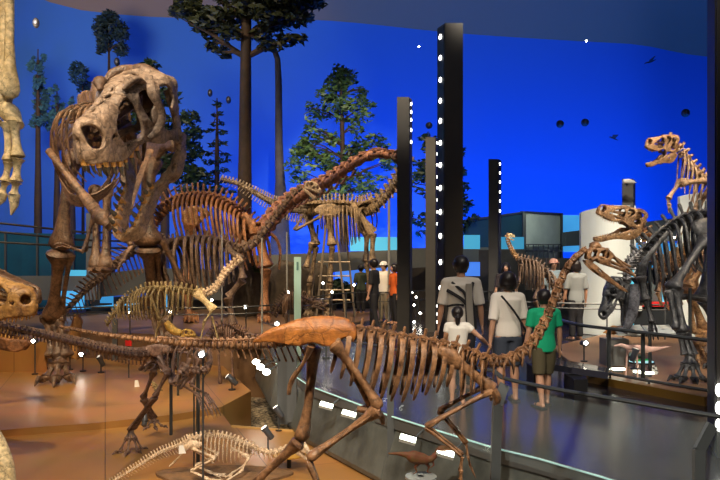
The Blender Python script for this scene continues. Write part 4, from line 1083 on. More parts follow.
mb = MB()
for x0, x1, y in ((326, 316, -.55), (336, 346, -.55), (333, 324, .3), (345, 355, .3), (318, 310, .55)):
    mb.tube([W(x0, 225, D + y), V((W(x1, 0, D + y).x, D + y, 0))], .035, 6)
for yy in (262, 276, 290, 300): mb.tube([W(318, yy, D - .5), W(350, yy, D - .5)], .025, 6)
mb.build('steel_cradle', mat('cradle_steel', (.30, .25, .18), rough=.4, metal=.4), s.root, smooth=False)

# ---- 12. small brown sauropodomorph behind the woman
s = Skel('upright_brown_skeleton', 'small brown long-necked skeleton with pale raised head, seen above the woman in the white tee', 'dinosaur skeleton', BONE_GREY, V((3.6, 14.5, 0)))
D = 14.5
fr = s.frames([W(560, 300, D + .3), W(552, 285, D + .2), W(545, 272, D), W(536, 264, D), W(525, 261, D), W(517, 259, D)], 20); s.vertebrae(fr, .05, .08, .1, .06)
s.ribs(fr[8:19], hump(.42, .16, 0), hump(.2, .08, 0), .02)
nk = s.frames([W(517, 259, D), W(512, 252, D), W(508, 243, D), W(507, 238, D), W(509, 235, D)], 12); s.vertebrae(nk, lerp(.05, .04), .02, .04, m=BONE_TAN)
skull(s, SAUR, W(507.5, 237, D), V((1, -.2, -.1)), UP, .15, gape=.3, m=BONE_CREAM, teeth=0, step=.08, thick=.05, inner=False)
for y in (-.2, .2):
    s.bone('femur', W(543, 272, D + y), W(535, 300, D + y), .06); s.bone('tibia', W(535, 300, D + y), W(545, 330, D + y), .05)
    s.toes(V((W(545, 0, D + y).x, D + y, .1)), V((-1, -.5, 0)), .25, .03, 3, .4, .02)
    s.bone('humerus', W(521, 264, D + y), W(519, 283, D + y), .035); s.bone('forearm', W(519, 283, D + y), W(515, 296, D + y), .03)

# ---- 13. black skeleton, right
s = Skel('black_skeleton', 'glossy black dinosaur skeleton with lowered black skull standing on the right exhibit platform', 'dinosaur skeleton', BONE_BLACK, V((4.5, 9.8, .10)))
D = 10
fr = s.frames([W(780, 262, D + .4), W(745, 232, D + .3), W(720, 219, D + .2), W(700, 216, D), W(682, 221, D), W(666, 232, D), W(652, 246, D), W(642, 256, D)], 24)
s.vertebrae(fr, .075, .16, .12)
s.ribs(fr[7:23], lambda t: 1.0 - .45 * t, lambda t: .38 - .16 * t, .026, V((.12, 0, -.02)), curl=.5)
nk = s.frames([W(642, 256, D), W(634, 262, D - .1), W(628, 270, D - .2), W(627, 280, D - .3)], 9)
s.vertebrae(nk, .065, .09, .13, .05, m=bone_mat('speckled_black_bone', (.4, .4, .42), (.03, .03, .035), 30, .35, .3, 50, lo=.45, hi=.55))
skull(s, REX, W(623, 286, D - .35), V((-.52, -.2, -.80)), V((-.80, -.1, .55)), .56, gape=.50, sv=.85, sw=.8, teeth=8, tl=.05, step=.04, thick=.05, wob=.008, tm=[BONE_GREY], jl=.95)
for y in (-.3, .35):
    plate_obj('ilium', [(-.3, .1), (-.25, .25), (.1, .3), (.5, .25), (.4, .0), (.1, -.12), (-.1, -.05)], [], lambda u, v, q, y=y: W(714, 238, D + y) + V((u, 0, v)), .06, s.m, s.root, .12)
s.bone('femur', W(707, 236, D - .35), W(671, 290, D - .6), .072, e1=1.4, n=12); s.bone('femur', W(712, 240, D + .35), W(704, 300, D + .2), .10)
a13 = W(683, 333, D - .75)
s.bone('tibia', W(676, 288, D - .6), a13, .06, e0=1.2); s.bone('fibula', W(669, 290, D - .6), W(677, 330, D - .75), .05)
m13 = W(690, 355, D - .8); s.meta(a13, m13, .045, V((1, .2, 0))); s.toes(m13, V((-.5, -1, 0)), .42, .04, 4, .5, .10)
s.bone('tibia', W(704, 298, D + .2), W(672, 296, D + .1), .075)
s.bone('tibia', W(704, 300, D + .2), W(716, 330, D + .3), .075); s.toes(W(716, 352, D + .3), V((-.5, -1, 0)), .4, .04, 3, .5, .10)
s.bone('metatarsal', W(716, 328, D + .3), W(716, 352, D + .3), .06)
s.blade('scapula', [W(668, 232, D - .35), W(655, 248, D - .4), W(645, 262, D - .4), W(640, 275, D - .35)], [.03, .035, .045, .08], .45, V((0, 1, 0)))
s.bone('humerus', W(641, 276, D - .4), W(645, 300, D - .4), .07); s.bone('forearm', W(645, 300, D - .4), W(652, 322, D - .45), .045)
s.fingers(W(652, 322, D - .45), V((.1, 0, -1)), V((1, 0, 0)), .25, .02, 3)
s.bone('humerus', W(638, 278, D + .3), W(640, 305, D + .1), .06); s.blade('forearm_blade', [W(634, 284, D - .5), W(634, 305, D - .5), W(630, 320, D - .5), W(624, 333, D - .5)], [.05, .075, .07, .04], .5, V((0, 1, 0)), m=bone_mat('shiny_grey_bone', (.16, .165, .19), (.05, .05, .06), 6, .2))
for a, c in ((W(690, 288, D), V((W(690, 0, D).x, D, .10))), (W(650, 262, D), V((W(650, 0, D).x, D, .10)))): MB().tube([c, a], .025, 8).build('support_post', RAILD, s.root)

# ---- 14. lower tan theropod
s = Skel('open_jawed_tan_skeleton', 'tan theropod skeleton with jaws wide open facing left, its neck dropping behind the black skeleton', 'dinosaur skeleton', BONE_TAN, V((5.9, 12.3, .10)))
D = 12
nk = s.frames([W(636, 225, D), W(643, 232, D), W(646, 244, D), W(651, 256, D), W(660, 266, D), W(672, 266, D + .1)], 15); s.vertebrae(nk, .085, .10, .13, .06)
fr = s.frames([W(672, 266, D + .1), W(690, 258, D + .3), W(712, 250, D + .6), W(740, 248, D + .9), W(780, 250, D + 1.2)], 16); s.vertebrae(fr, .09, .18, .14)
s.ribs(fr[1:12], .85, .33, .03)
skull(s, REX, W(636, 228, D), V((-.97, -.16, .32)), V((.30, -.1, .95)), .78, gape=.52, sv=.92, sw=.95, teeth=10, tl=.05, step=.035, thick=.04, sub=1, tm=[BONE_WHITE])
for y in (-.3, .3):
    s.bone('femur', W(708, 256, D + y), W(688, 288, D + y), .10); s.bone('tibia', W(688, 286, D + y), W(704, 330, D + y), .09, e0=1.3)
    s.bone('fibula', W(690, 298, D + y), W(695, 334, D + y), .05); s.meta(W(704, 330, D + y), W(697, 345, D - .7 + y), .045, V((1, 0, 0)))
    s.toes(W(697, 347, D - .7 + y), V((-.4, -1, 0)), .45, .04, 3, .5, .10)
    s.bone('humerus', W(664, 272, D + y), W(657, 292, D + y), .05); s.bone('forearm', W(657, 292, D + y), W(662, 306, D + y), .035)
    s.bone('pubis', W(700, 258, D + y * .4), W(672, 296, D + y * .2), .06)

# ---- 15. upper tan theropod
s = Skel('rearing_tan_skeleton', 'tan theropod skeleton rearing highest at right with short round snout and outstretched arm', 'dinosaur skeleton', bone_mat('light_tan_bone', (.62, .42, .25), (.28, .16, .08), 8, .5, .3, 30), V((6.1, 11.4, .10)))
D = 11
fr = s.frames([W(667, 141, D), W(676, 146, D), W(684, 157, D), W(692, 168, D), W(702, 178, D), W(716, 188, D + .1), W(740, 200, D + .3), W(770, 214, D + .6)], 24); s.vertebrae(fr, .065, .08, .11)
s.ribs(fr[3:9], .42, .12, .015, V((-.1, 0, -.05))); s.ribs(fr[9:20], .95, .26, .018, V((-.45, 0, 0)), curl=.7)
skull(s, REX, W(671, 153, D - .02), V((-.98, -.2, .16)), V((.1, -.05, 1)), .46, gape=.52, sv=1.35, sw=1.1, m=BONE_TAN, teeth=4, tl=.05, step=.035, thick=.05, tm=[BONE_WHITE], sub=1)
for y, el, wr, dr in ((-.3, W(679, 183, D - .5), W(668, 199, D - .5), V((.2, 0, -1))), (.3, W(694, 214, D + .3), W(677, 219, D + .3), V((-1, 0, -.5)))):
    g = W(714, 180, D + y)
    s.blade('scapula', [W(735, 188, D + y), W(722, 182, D + y), g], [.05, .06, .12], .5, V((0, 1, 0)))
    s.bone('humerus', g, el, .065, e1=1.2); s.bone('forearm', el, wr, .045); s.fingers(wr, dr.normalized(), V((.6, .5, 0)), .22, .018, 3)
    s.bone('femur', W(770, 222, D + .6 + y), W(745, 270, D + .4 + y), .1); s.bone('tibia', W(745, 270, D + .4 + y), W(765, 320, D + .6 + y), .09)
    s.meta(W(765, 320, D + .6 + y), W(750, 345, D + y), .045, V((1, 0, 0))); s.toes(W(750, 345, D + y), V((-1, -.4, 0)), .4, .04, 3, .5, .10)
#P4BEGIN

# ================================================================== PEOPLE
SKIN = mat('skin', (.50, .27, .17), rough=.5); HAIR = mat('black_hair', (.014, .010, .010), rough=.4)
SHOE = mat('dark_sandal', (.03, .025, .025), rough=.5)
def cloth(n, c, c2=None): return mat(n, c, c2, 14, .85, .15, 60)
def remesh(o, v, sm=4):
    r = o.modifiers.new('r', 'REMESH'); r.mode = 'VOXEL'; r.voxel_size = v; r.use_smooth_shade = True
    s = o.modifiers.new('s', 'SMOOTH'); s.factor = .5; s.iterations = sm
    return o
def cap(mb, pts, rad, n=12, flat=1.0, up=UP):
    mb.tube(pts, rad, n, flat, up)
    mb.ball(pts[0], rad[0] * .98, 10); mb.ball(pts[-1], rad[-1] * .98, 10)
def person(label, px, d, h, yaw, shirt, lower, kind='shorts', hair='short', handL=None, handR=None, stride=.0, hat=None, feet=None, female=False, sleeve=.55, look=0, group=None, elbow_out=.02, hem=.47):
    """figure standing on the walkway; yaw 0 = back to the camera"""
    base = V(((px - 360) / F * d, d, 0)); R = Matrix.Rotation(yaw, 3, 'Z')
    r = thing('person', label, 'person', base, group)
    P = lambda x, y, z: base + R @ V((x * h, y * h, z * h))
    rk = lambda k: k * h; sw_ = .098 if female else .112
    hands = {}
    J = {}
    for q, key, hd in ((-1, 'L', handL), (1, 'R', handR)):
        J['sh' + key] = P(q * sw_, 0, .805)
        J['wr' + key] = hd if hd is not None else P(q * (sw_ + .05), .03, .485)
        sh, wr_ = J['sh' + key], J['wr' + key]
        mid = sh.lerp(wr_, .5); L_ = (wr_ - sh).length; full = .325 * h
        bend = math.sqrt(max(0, (full / 2) ** 2 - (L_ / 2) ** 2)) if L_ < full else 0
        J['el' + key] = mid + R @ V((q * .3, -.8, -.2)).normalized() * (bend + elbow_out * h)
        J['hip' + key] = P(q * .052, 0, .50)
        J['kn' + key] = P(q * .054, stride * q * .5 + .012, .275)
        J['an' + key] = P(q * .056, stride * q - .01, .042)
        J['to' + key] = P(q * .068, stride * q + .10, .016)
    nb, hc = P(0, 0, .83), P(0, .012, .925)
    b = MB()
    b.tube([P(0, 0, .47), P(0, 0, .53), P(0, 0, .62), P(0, 0, .72), P(0, -.005, .79), P(0, 0, .825)], [rk(k) for k in (.075, .092, .075, .093, .095, .045)], 16, .62, R @ V((0, 1, 0)))
    cap(b, [J['shL'], P(0, -.004, .808), J['shR']], [rk(.032), rk(.042), rk(.032)])
    cap(b, [P(0, -.005, .80), P(0, .0, .85), hc], [rk(.036), rk(.032), rk(.034)])
    X, Y, Z = R @ V((1, 0, 0)), R @ V((0, 1, 0)), UP
    Rl = Matrix.Rotation(look, 3, 'Z'); hx, hy = Rl @ X, Rl @ Y
    b.ball(hc + UP * rk(.006), (rk(.049), rk(.060), rk(.068)), 16, (hx, hy, Z))
    b.ball(hc - UP * rk(.035) + hy * rk(.016), (rk(.032), rk(.036), rk(.032)), 12, (hx, hy, Z))
    b.tube([hc + hy * rk(.05) + UP * rk(.012), hc + hy * rk(.068) - UP * rk(.012), hc + hy * rk(.05) - UP * rk(.018)], [rk(.005), rk(.011), rk(.007)], 8)
    for q in (-1, 1): b.ball(hc + hx * q * rk(.047) - UP * rk(.004), (rk(.006), rk(.013), rk(.018)), 8, (hx, hy, Z))
    b.tube([hc + hy * rk(.055) - UP * rk(.03) - hx * rk(.014), hc + hy * rk(.058) - UP * rk(.03), hc + hy * rk(.055) - UP * rk(.03) + hx * rk(.014)], [rk(.004)] * 3, 6)
    for q, key in ((-1, 'L'), (1, 'R')):
        sh, el, wr_ = J['sh' + key], J['el' + key], J['wr' + key]
        cap(b, [sh, sh.lerp(el, .4), el], [rk(.030), rk(.028), rk(.022)])
        cap(b, [el, el.lerp(wr_, .35), wr_], [rk(.022), rk(.023), rk(.014)])
        dv = (wr_ - el).normalized(); sd = dv.cross(Y).normalized() if abs(dv.dot(Y)) < .9 else X
        pn = dv.cross(sd).normalized()
        b.ball(wr_ + dv * rk(.024), (rk(.021), rk(.010), rk(.028)), 10, (pn, sd, dv))
        for k in range(4):
            o_ = pn * rk(.0105) * (k - 1.5)
            p0 = wr_ + dv * rk(.042) + o_; ln = rk((.036, .042, .039, .03)[k])
            cap(b, [p0, p0 + dv * ln * .5 + sd * q * rk(.002), p0 + dv * ln * .95 + sd * -q * rk(.006)], [rk(.0056), rk(.0052), rk(.0045)], 8)
        cap(b, [wr_ + dv * rk(.012) + pn * rk(.016), wr_ + dv * rk(.028) + pn * rk(.03), wr_ + dv * rk(.045) + pn * rk(.034)], [rk(.007), rk(.0065), rk(.005)], 8)
        hp, kn, an, to = J['hip' + key], J['kn' + key], J['an' + key], J['to' + key]
        cap(b, [hp, hp.lerp(kn, .4), kn], [rk(.056), rk(.052), rk(.034)])
        cap(b, [kn, kn.lerp(an, .33), kn.lerp(an, .75), an], [rk(.033), rk(.037), rk(.023), rk(.021)])
        cap(b, [an - UP * rk(.012), an.lerp(to, .5) - UP * rk(.006), to], [rk(.024), rk(.022), rk(.015)])
        b.ball(an - UP * rk(.02) - (to - an).normalized() * rk(.014), rk(.02), 8)
    v = .011 if d < 12 else .016
    remesh(b.build('body', SKIN, r), v * (h / 1.6), 3)
    # clothes
    c = MB(); fy = R @ V((0, 1, 0))
    c.tube([P(0, 0, hem), P(0, 0, .53), P(0, 0, .62), P(0, 0, .72), P(0, -.005, .79), P(0, 0, .825), P(0, 0, .838)], [rk(k) for k in (.104, .106, .093, .107, .108, .06, .046)], 20, .66, fy)
    cap(c, [J['shL'], P(0, -.004, .806), J['shR']], [rk(.040), rk(.05), rk(.040)])
    for key in 'LR':
        sh, el, wr_ = J['sh' + key], J['el' + key], J['wr' + key]
        e = sh.lerp(el, min(1, sleeve / .55))
        c.tube([sh + (sh - e).normalized() * .01, sh.lerp(e, .5), e], [rk(.040), rk(.040), rk(.039)], 12)
    remesh(c.build('shirt', shirt, r), v * (h / 1.6) * 1.1, 3)
    c = MB()
    c.tube([P(0, 0, .47), P(0, 0, .52), P(0, 0, .58)], [rk(.096), rk(.099), rk(.082)], 18, .68, fy)
    for key in 'LR':
        hp, kn, an = J['hip' + key], J['kn' + key], J['an' + key]
        if kind == 'shorts': c.tube([hp, hp.lerp(kn, .5), hp.lerp(kn, .97)], [rk(.062), rk(.061), rk(.053)], 14)
        elif kind == 'short_shorts': c.tube([hp, hp.lerp(kn, .3), hp.lerp(kn, .55)], [rk(.062), rk(.064), rk(.062)], 14)
        else:
            c.tube([hp, hp.lerp(kn, .5), kn, kn.lerp(an, .5), kn.lerp(an, .98)], [rk(.062), rk(.059), rk(.046), rk(.042), rk(.037)], 14)
    remesh(c.build('trousers' if kind == 'trousers' else 'shorts', lower, r), v * (h / 1.6) * 1.1, 3)
    hm = MB()
    hm.ball(hc + UP * rk(.018) - hy * rk(.012), (rk(.064), rk(.068), rk(.068)), 16, (hx, hy, Z))
    if hair == 'bob': hm.tube([hc + UP * rk(.02) - hy * rk(.012), hc - UP * rk(.025) - hy * rk(.016), hc - UP * rk(.058) - hy * rk(.012)], [rk(.068), rk(.072), rk(.058)], 16, .86, hy)
    elif hair == 'short': hm.tube([hc + UP * rk(.01) - hy * rk(.016), hc - UP * rk(.045) - hy * rk(.014)], [rk(.060), rk(.044)], 16, .8, hy)
    elif hair == 'tail':
        hm.tube([hc - hy * rk(.05) + UP * rk(.0), hc - hy * rk(.078) - UP * rk(.03), hc - hy * rk(.07) - UP * rk(.09), hc - hy * rk(.06) - UP * rk(.115)], [rk(.016), rk(.028), rk(.024), rk(.008)], 10)
    remesh(hm.build('hair', HAIR, r), v * (h / 1.6), 3)
    if hat:
        t = MB(); t.ball(hc + UP * rk(.035), (rk(.062), rk(.066), rk(.052)), 16, (hx, hy, Z)); t.tube([hc + UP * rk(.03), hc + UP * rk(.022)], [rk(.075), rk(.08)], 18)
        t.build('hat', hat, r)
    for key in 'LR':
        an, to = J['an' + key], J['to' + key]; d_ = (to - an); d_.z = 0; d_.normalize(); m_ = (an + to) / 2; m_.z = rk(.006)
        t = MB(); t.box(m_ - d_ * rk(.005), rk(.064), rk(.162), rk(.018), (UP.cross(d_) * -1, d_, UP))
        a = an.lerp(to, .62); s_ = UP.cross(d_)
        t.tube([a - s_ * rk(.028) - UP * rk(.02), a - s_ * rk(.02) + UP * rk(.008), a + UP * rk(.016), a + s_ * rk(.02) + UP * rk(.008), a + s_ * rk(.028) - UP * rk(.02)], [rk(.006)] * 5, 6)
        t.build('sandal', SHOE, r, smooth=False)
    return r, P, J
hand = W(488.5, 343, 8.2)
TEE = cloth('white_tee', (.80, .74, .66)); NAVY = cloth('navy_shorts', (.04, .05, .075)); GREEN = cloth('green_tee', (.0, .36, .17)); OLIVE = cloth('olive_shorts', (.085, .07, .035))
BLK = cloth('black_cloth', (.012, .012, .016)); OFFW = cloth('off_white_top', (.78, .75, .68))
wo, P, J = person('woman in white t-shirt and navy shorts, back turned, holding the small girl by the hand', 508, 8.3, 1.53, .12, TEE, NAVY, 'shorts', 'bob', handL=hand + V((.02, 0, .01)), female=True, hem=.50)
t = MB(); t.tube(catmull([P(-.07, -.05, .82), P(.02, -.09, .70), P(.13, -.05, .54), P(.15, 0, .5)], 12), .012, 8); t.build('bag_strap', BLK, wo)
t = MB(); t.box(P(.15, -.01, .46), .07, .22, .2); t.build('shoulder_bag', BLK, wo, smooth=False)
gi, P, J = person('small girl with ponytail in white cap-sleeve top, her hand in the hand of the woman', 457.5, 8.1, 1.13, -.1, OFFW, BLK, 'short_shorts', 'tail', handR=hand - V((.025, .02, .0)), female=True, sleeve=.22)
mn, P, J = person('man in white top with black stripes behind the small girl, back turned', 461, 9.0, 1.72, 0, cloth('white_striped_shirt', (.62, .58, .52)), cloth('dark_trousers', (.03, .03, .035)), 'trousers', 'short', handL=None, sleeve=.6, hem=.43)
def strip(pp, w_, par, name='black_stripe', m=BLK):
    MB().tube(catmull(pp, 14), w_, 6, .25, V((0, -1, 0))).build(name, m, par)
strip([P(-.125, -.02, .76), P(-.06, -.083, .72), P(0, -.085, .68), P(.05, -.08, .62)], .022, mn)
strip([P(-.09, -.03, .82), P(-.03, -.075, .77), P(.02, -.082, .72), P(.03, -.08, .6), P(.035, -.085, .46)], .018, mn)
strip([P(.09, -.03, .82), P(.07, -.07, .77), P(.065, -.08, .7), P(.09, -.07, .58), P(.10, -.05, .46)], .02, mn)
strip([P(-.11, -.04, .63), P(-.05, -.078, .645), P(.01, -.082, .64)], .014, mn)
strip([P(.045, -.087, .80), P(.05, -.09, .64), P(.06, -.09, .47)], .042, mn, 'grey_panel', cloth('grey_panel', (.25, .23, .2)))
bo, P, J = person('boy in green t-shirt and olive shorts with sandals, standing by the bench', 544, 8.0, 1.33, .2, GREEN, OLIVE, 'shorts', 'short', stride=.07, sleeve=.4)
tk = cloth('white_towel', (.75, .75, .72))
mb_, P, J = person('man all in black with white towel collar walking left beyond the glass', 374, 17.2, 1.72, 1.2, BLK, BLK, 'trousers', 'short', stride=.06)
t = MB(); t.tube([P(-.07, -.03, .80), P(-.05, .03, .84), P(.0, .05, .83), P(.05, .03, .84), P(.07, -.03, .80)], .025, 8); t.build('towel', tk, mb_)
person('person in white cap and white shirt right of the man in black', 384, 19.2, 1.66, 2.6, OFFW, cloth('khaki', (.2, .17, .12)), 'trousers', 'short', hat=cloth('white_cap', (.8, .8, .78)))
person('person in orange top at the edge of the second pillar', 394.5, 18.6, 1.6, 2.0, cloth('orange_top', (.75, .14, .02)), BLK, 'trousers', 'bob')
person('person in dark hat and dark green top in front of the violet blue screen', 361, 22.5, 1.55, .5, cloth('dark_green_top', (.05, .07, .045)), BLK, 'trousers', 'short', hat=BLK)
person('person in light grey t-shirt standing by the white curved screen, dark hair', 576, 14.8, 1.68, .3, cloth('light_grey_tee', (.25, .27, .27)), BLK, 'trousers', 'bob')
person('person with pale pink cap facing us, seen over the chestnut neck', 553.5, 16.8, 1.72, 3.1, cloth('pale_blue_top', (.30, .40, .45)), BLK, 'trousers', 'short', hat=cloth('pink_cap', (.75, .42, .33)))
person('person in dark clothes half hidden behind the head of the woman in white tee', 506, 17, 1.62, 2.9, cloth('dark_plum', (.04, .03, .035)), BLK, 'trousers', 'bob')

# ================================================================== LAMPS AND SMALL EXHIBITS
def spotlight(label, p, zb, aim, lens=1.0, sc=1.0, group=None, star=False):
    r = thing('spotlight', label, 'spotlight', V((p.x, p.y, zb)), group)
    MB().tube([V((p.x, p.y, zb)), V((p.x, p.y, zb + .018 * sc))], .055 * sc, 14).build('base_plate', BLACK, r)
    MB().tube([V((p.x, p.y, zb)), p], .012 * sc, 8).build('stem', STEEL, r)
    a = aim.normalized()
    MB().tube([p - a * .10 * sc, p - a * .09 * sc, p + a * .05 * sc, p + a * .055 * sc, p + a * .09 * sc, p + a * .095 * sc], [.03 * sc, .042 * sc, .045 * sc, .052 * sc, .054 * sc, .048 * sc], 14).build('lamp_head', mat('spot_body', (.10, .11, .13), rough=.35, metal=.5) if 'spot_body' not in bpy.data.materials else bpy.data.materials['spot_body'], r)
    MB().ball(p + a * .095 * sc, ((.044 if lens < 10 else .03) * sc, (.044 if lens < 10 else .03) * sc, .012 * sc), 12, (frame(a)[2], frame(a)[1], a)).build('lens', emit('lens_%d' % len(bpy.data.materials), (1, .93, .8), lens), r)
    return r
for px, py, d, zb, aim, lab, ln in (
    (232, 380, 12.3, L1, V((-.7, 0, .6)), 'black spotlight on the far right corner of the upper tan platform', 1.5),
    (279, 412, 9.75, L0, V((-.6, .1, .8)), 'black spotlight with lit lens, rear one behind the ivory skeleton neck', 4),
    (268, 433, 8.7, L0, V((-.6, 0, .8)), 'black spotlight nearest the ivory skeleton neck, tilted left', 6),
    (101, 361, 14.2, L1, V((-.3, -.3, .9)), 'grey spotlight by the tyrannosaur toes at the platform back edge', .6),
    (145, 420, 9.9, L1, V((0, .5, .8)), 'small dark spotlight beside the hind foot of the slender theropod', .3),
    (35, 341, 14.0, L1, V((.1, -1, .1)), 'glaring bare lamp at far left, level with the reddish lower jaw', 60),
    (70, 340, 14.6, L1, V((.02, -1, .1)), 'glaring lamp just right of the tyrannosaur ankle', 60),
    (83, 354, 14.4, L1, V((.03, -1, .05)), 'largest glaring lamp right of the tyrannosaur foot', 90),
    (130, 313, 14.8, 0, V((.03, -1, .05)), 'small glaring lamp behind the tyrannosaur back leg', 25),
    (172, 312, 13.9, 0, V((.03, -1, .05)), 'tiny white lamp under the yellow-cream ribs', 15),
    (246, 307, 15.5, 0, V((.0, -1, .05)), 'tiny white lamp behind the rail right of the cream foreleg', 15),
    (203, 354, 7.3, L0, V((.05, -1, .1)), 'glaring lamp on a thin pole at the arms of the slender theropod', 90),
    (326, 319, 12, 0, V((0, -1, .1)), 'bright lamp just above the orange hip bone', 25),
    (277, 324, 12, 0, V((.1, -1, .1)), 'bright lamp left of the orange hip bone', 25),
    (584, 343, 9.9, .24, V((0, -1, .1)), 'glaring lamp on the right exhibit edge, left of the pink model', 40),
    (634, 355, 9.2, .24, V((.3, 0, .9)), 'small dark spotlight beside the pink dinosaur model', .3)):
    spotlight(lab, W(px, py, d), zb, aim, ln, .9 if d < 12 else 1.15)
for k, (x, y, d) in enumerate(((289, 292, 16), (300, 305, 16), (323, 283, 18), (332, 292, 17), (354, 285, 19), (412, 292, 22), (414, 305, 20), (414, 322, 18), (416, 297, 21), (420, 313, 19), (468, 308, 19), (474, 318, 18), (212, 300, 17))):
    p = W(x, y, d); r = thing('spotlight', 'tiny far white lamp among the exhibits behind the orange hip bone', 'spotlight', V((p.x, p.y, 0.02 if d > 13 else GR)), 'tiny far lamps')
    MB().tube([V((p.x, p.y, 0.02 if d > 13 else GR)), p], .012, 6).build('stem', STEEL, r); MB().ball(p + V((0, -.03, 0)), (.028, .02, .028), 8).build('lens', LAMP, r)
# linear floodlights fixed under the walkway edge
def flood(label, px, py, d, aw, ax_, L=.16):
    c = W(px, py, d); r = thing('floodlight', label, 'floodlight', c, 'floodlights along the walkway edge')
    X = (W(px + 10, py + 2.6, d) - c).normalized() + V((0, -.12, 0)); X.normalize(); Z = (UP + V((.1, -.35, 0))).normalized(); Z = (Z - X * Z.dot(X)).normalized(); Y = Z.cross(X)
    MB().box(c - Z * .02, L, .075, .03, (X, Y, Z)).build('housing', mat('pale_housing', (.4, .42, .4)) if 'pale_housing' not in bpy.data.materials else bpy.data.materials['pale_housing'], r, smooth=False)
    MB().box(c + Z * .004, L * .94, .06, .02, (X, Y, Z)).build('tube', LAMP_T, r, smooth=False)
    MB().tube([c + X * .05, aw], .010, 6).build('bracket', RAILG, r)
for lab, x, y, d, ax_, ay in (
    ('linear floodlight under the walkway edge, left one behind the chestnut legs', 326.5, 405, 8.2, 341, 397), ('linear floodlight behind the chestnut knee', 349, 413.5, 7.7, 359, 406),
    ('linear floodlight right of the second leg, above the small red model', 408, 438.5, 6.7, 424, 429), ('linear floodlight above right of the small red model', 445.5, 452.5, 6.2, 464, 441)):
    flood(lab, x, y, d, W(ax_, ay, d + .25), 0)
for lab, x, y, d, ax_, ay in (('far round lamp on a bracket, topmost of three by the walkway corner', 256, 362, 11.2, 267, 357), ('far round lamp on a bracket, middle of three by the walkway corner', 260.5, 367, 10.9, 274, 361), ('far round lamp on a bracket, lowest of three by the walkway corner', 266.5, 372, 10.6, 280, 363)):
    c = W(x, y, d); r = thing('floodlight', lab, 'floodlight', c)
    MB().ball(c, (.06, .05, .045), 10).build('lens', LAMP, r); MB().tube([c, W(ax_, ay, d + .3)], .012, 6).build('bracket', RAILG, r)
for lab, x, y, d in (('lit tube lamp under the lit disc at the right exhibit front', 647, 373, 9.3), ('lit tube lamp left of the lit disc at the right exhibit front', 618.5, 369, 9.6), ('short lit lamp at the front of the right exhibit', 637, 371.5, 9.4)):
    c = W(x, y, d); r = thing('floodlight', lab, 'floodlight', c)
    k = .5 if 'short' in lab else 1; MB().box(c, .16 * k, .06, .025).build('tube', LAMP_T, r, smooth=False); MB().box(c - V((0, -.02, .03)), .10 * k, .1, .03).build('housing', RAILG, r, smooth=False)
# yellow disc stand
r = thing('round_label_stand', 'yellow round label plate on a short black stem by the ivory skeleton head', 'stand', V((W(289, 0, 8).x, 8.0, L0)))
p = W(289, 455, 8.0); MB().tube([p, p + V((0, 0, .012))], .19, 24).build('plate', mat('ochre_plate', (.45, .24, .03), rough=.4), r); MB().tube([V((p.x, p.y, L0)), p], .025, 8).build('stem', BLACK, r)
# paper tags
for lab, x, y, d, w_, h_ in (('small white triangular number card on the upper platform left of the slender theropod', 137, 385, 12.6, .09, .17), ('white tag hanging on the ivory skeleton hip', 182, 450, 7.55, .07, .09), ('white number card standing before the black skeleton foot', 656, 370, 9.3, .1, .12)):
    c = W(x, y, d); o = MB().prism([c + V((-w_ / 2, 0, -h_ / 2)), c + V((w_ / 2, .03, -h_ / 2)), c + V((w_ * .1, .02, h_ / 2)), c + V((-w_ * .45, 0, h_ / 2))], V((0, .008, 0))).build('number_card', mat('card_%d' % x, (.8, .8, .75), (.05, .05, .05) if x > 600 else None, 30, lo=.45, hi=.5), root=c, smooth=False)
    tag(o, lab, 'card')
# small flesh models
def model(name, label, pts, rad, m, legs, base, cat='dinosaur model', extra=None, flat=.85):
    r = thing(name, label, cat, base)
    b = MB(); b.tube(catmull(pts, 30), catval(rad, 30), 12, 1 / flat, V((0, 0, 1)))
    for lg, rr in legs: cap(b, lg, rr, 8)
    remesh(b.build('body', m, r), .006, 2)
    return r
D = 6.2
red = mat('red_feathered_model', (.16, .035, .02), (.12, .07, .02), 20, .7)
r = model('feathered_model', 'small red feathered dinosaur model on a grey round stand below the walkway lamps', [W(388, 453.5, D), W(402, 454, D), W(414, 457, D), W(424, 459, D), W(431, 459, D), W(436, 454, D), W(440, 449, D), W(445, 448.5, D), W(451, 450, D)],
    [.008, .012, .022, .05, .045, .026, .02, .026, .008], red, [([W(420, 461, D), W(415, 467, D), W(417, 472, D), W(413, 474, D)], [.022, .012, .008, .006]), ([W(425, 461, D + .03), W(429, 467, D + .03), W(427, 472, D + .03), W(431, 473, D + .03)], [.022, .012, .008, .006]), ([W(432, 460, D), W(434, 465, D), W(430, 468, D)], [.012, .008, .005])], V((W(421, 0, D).x, D, GR)))
p = W(421, 476, D); MB().tube([p - V((0, 0, .02)), p], .14, 28).build('round_stand', mat('grey_disc', (.3, .32, .31), rough=.3), r); MB().tube([V((p.x, p.y, GR)), p], .03, 10).build('stand_post', RAILG, r)
D = 9.4
model('pink_dinosaur_model', 'small pale pink dinosaur model with long tail on the right exhibit platform', [W(672, 346, D), W(655, 349, D), W(643, 349, D), W(634, 348, D), (W(627, 347, D)), W(621, 345, D), W(614, 346, D)], [.005, .014, .03, .048, .04, .022, .01], mat('pink_model', (.75, .50, .42), (.6, .35, .3), 10, .6),
      [([W(636, 351, D - .05), W(637, 356, D - .05), V((W(636, 0, D).x, D - .05, .11))], [.03, .015, .012]), ([W(628, 350, D + .05), W(627, 355, D + .05), V((W(627, 0, D).x, D + .05, .11))], [.025, .015, .012])], V((W(634, 0, D).x, D, .10)))
D = 10.6
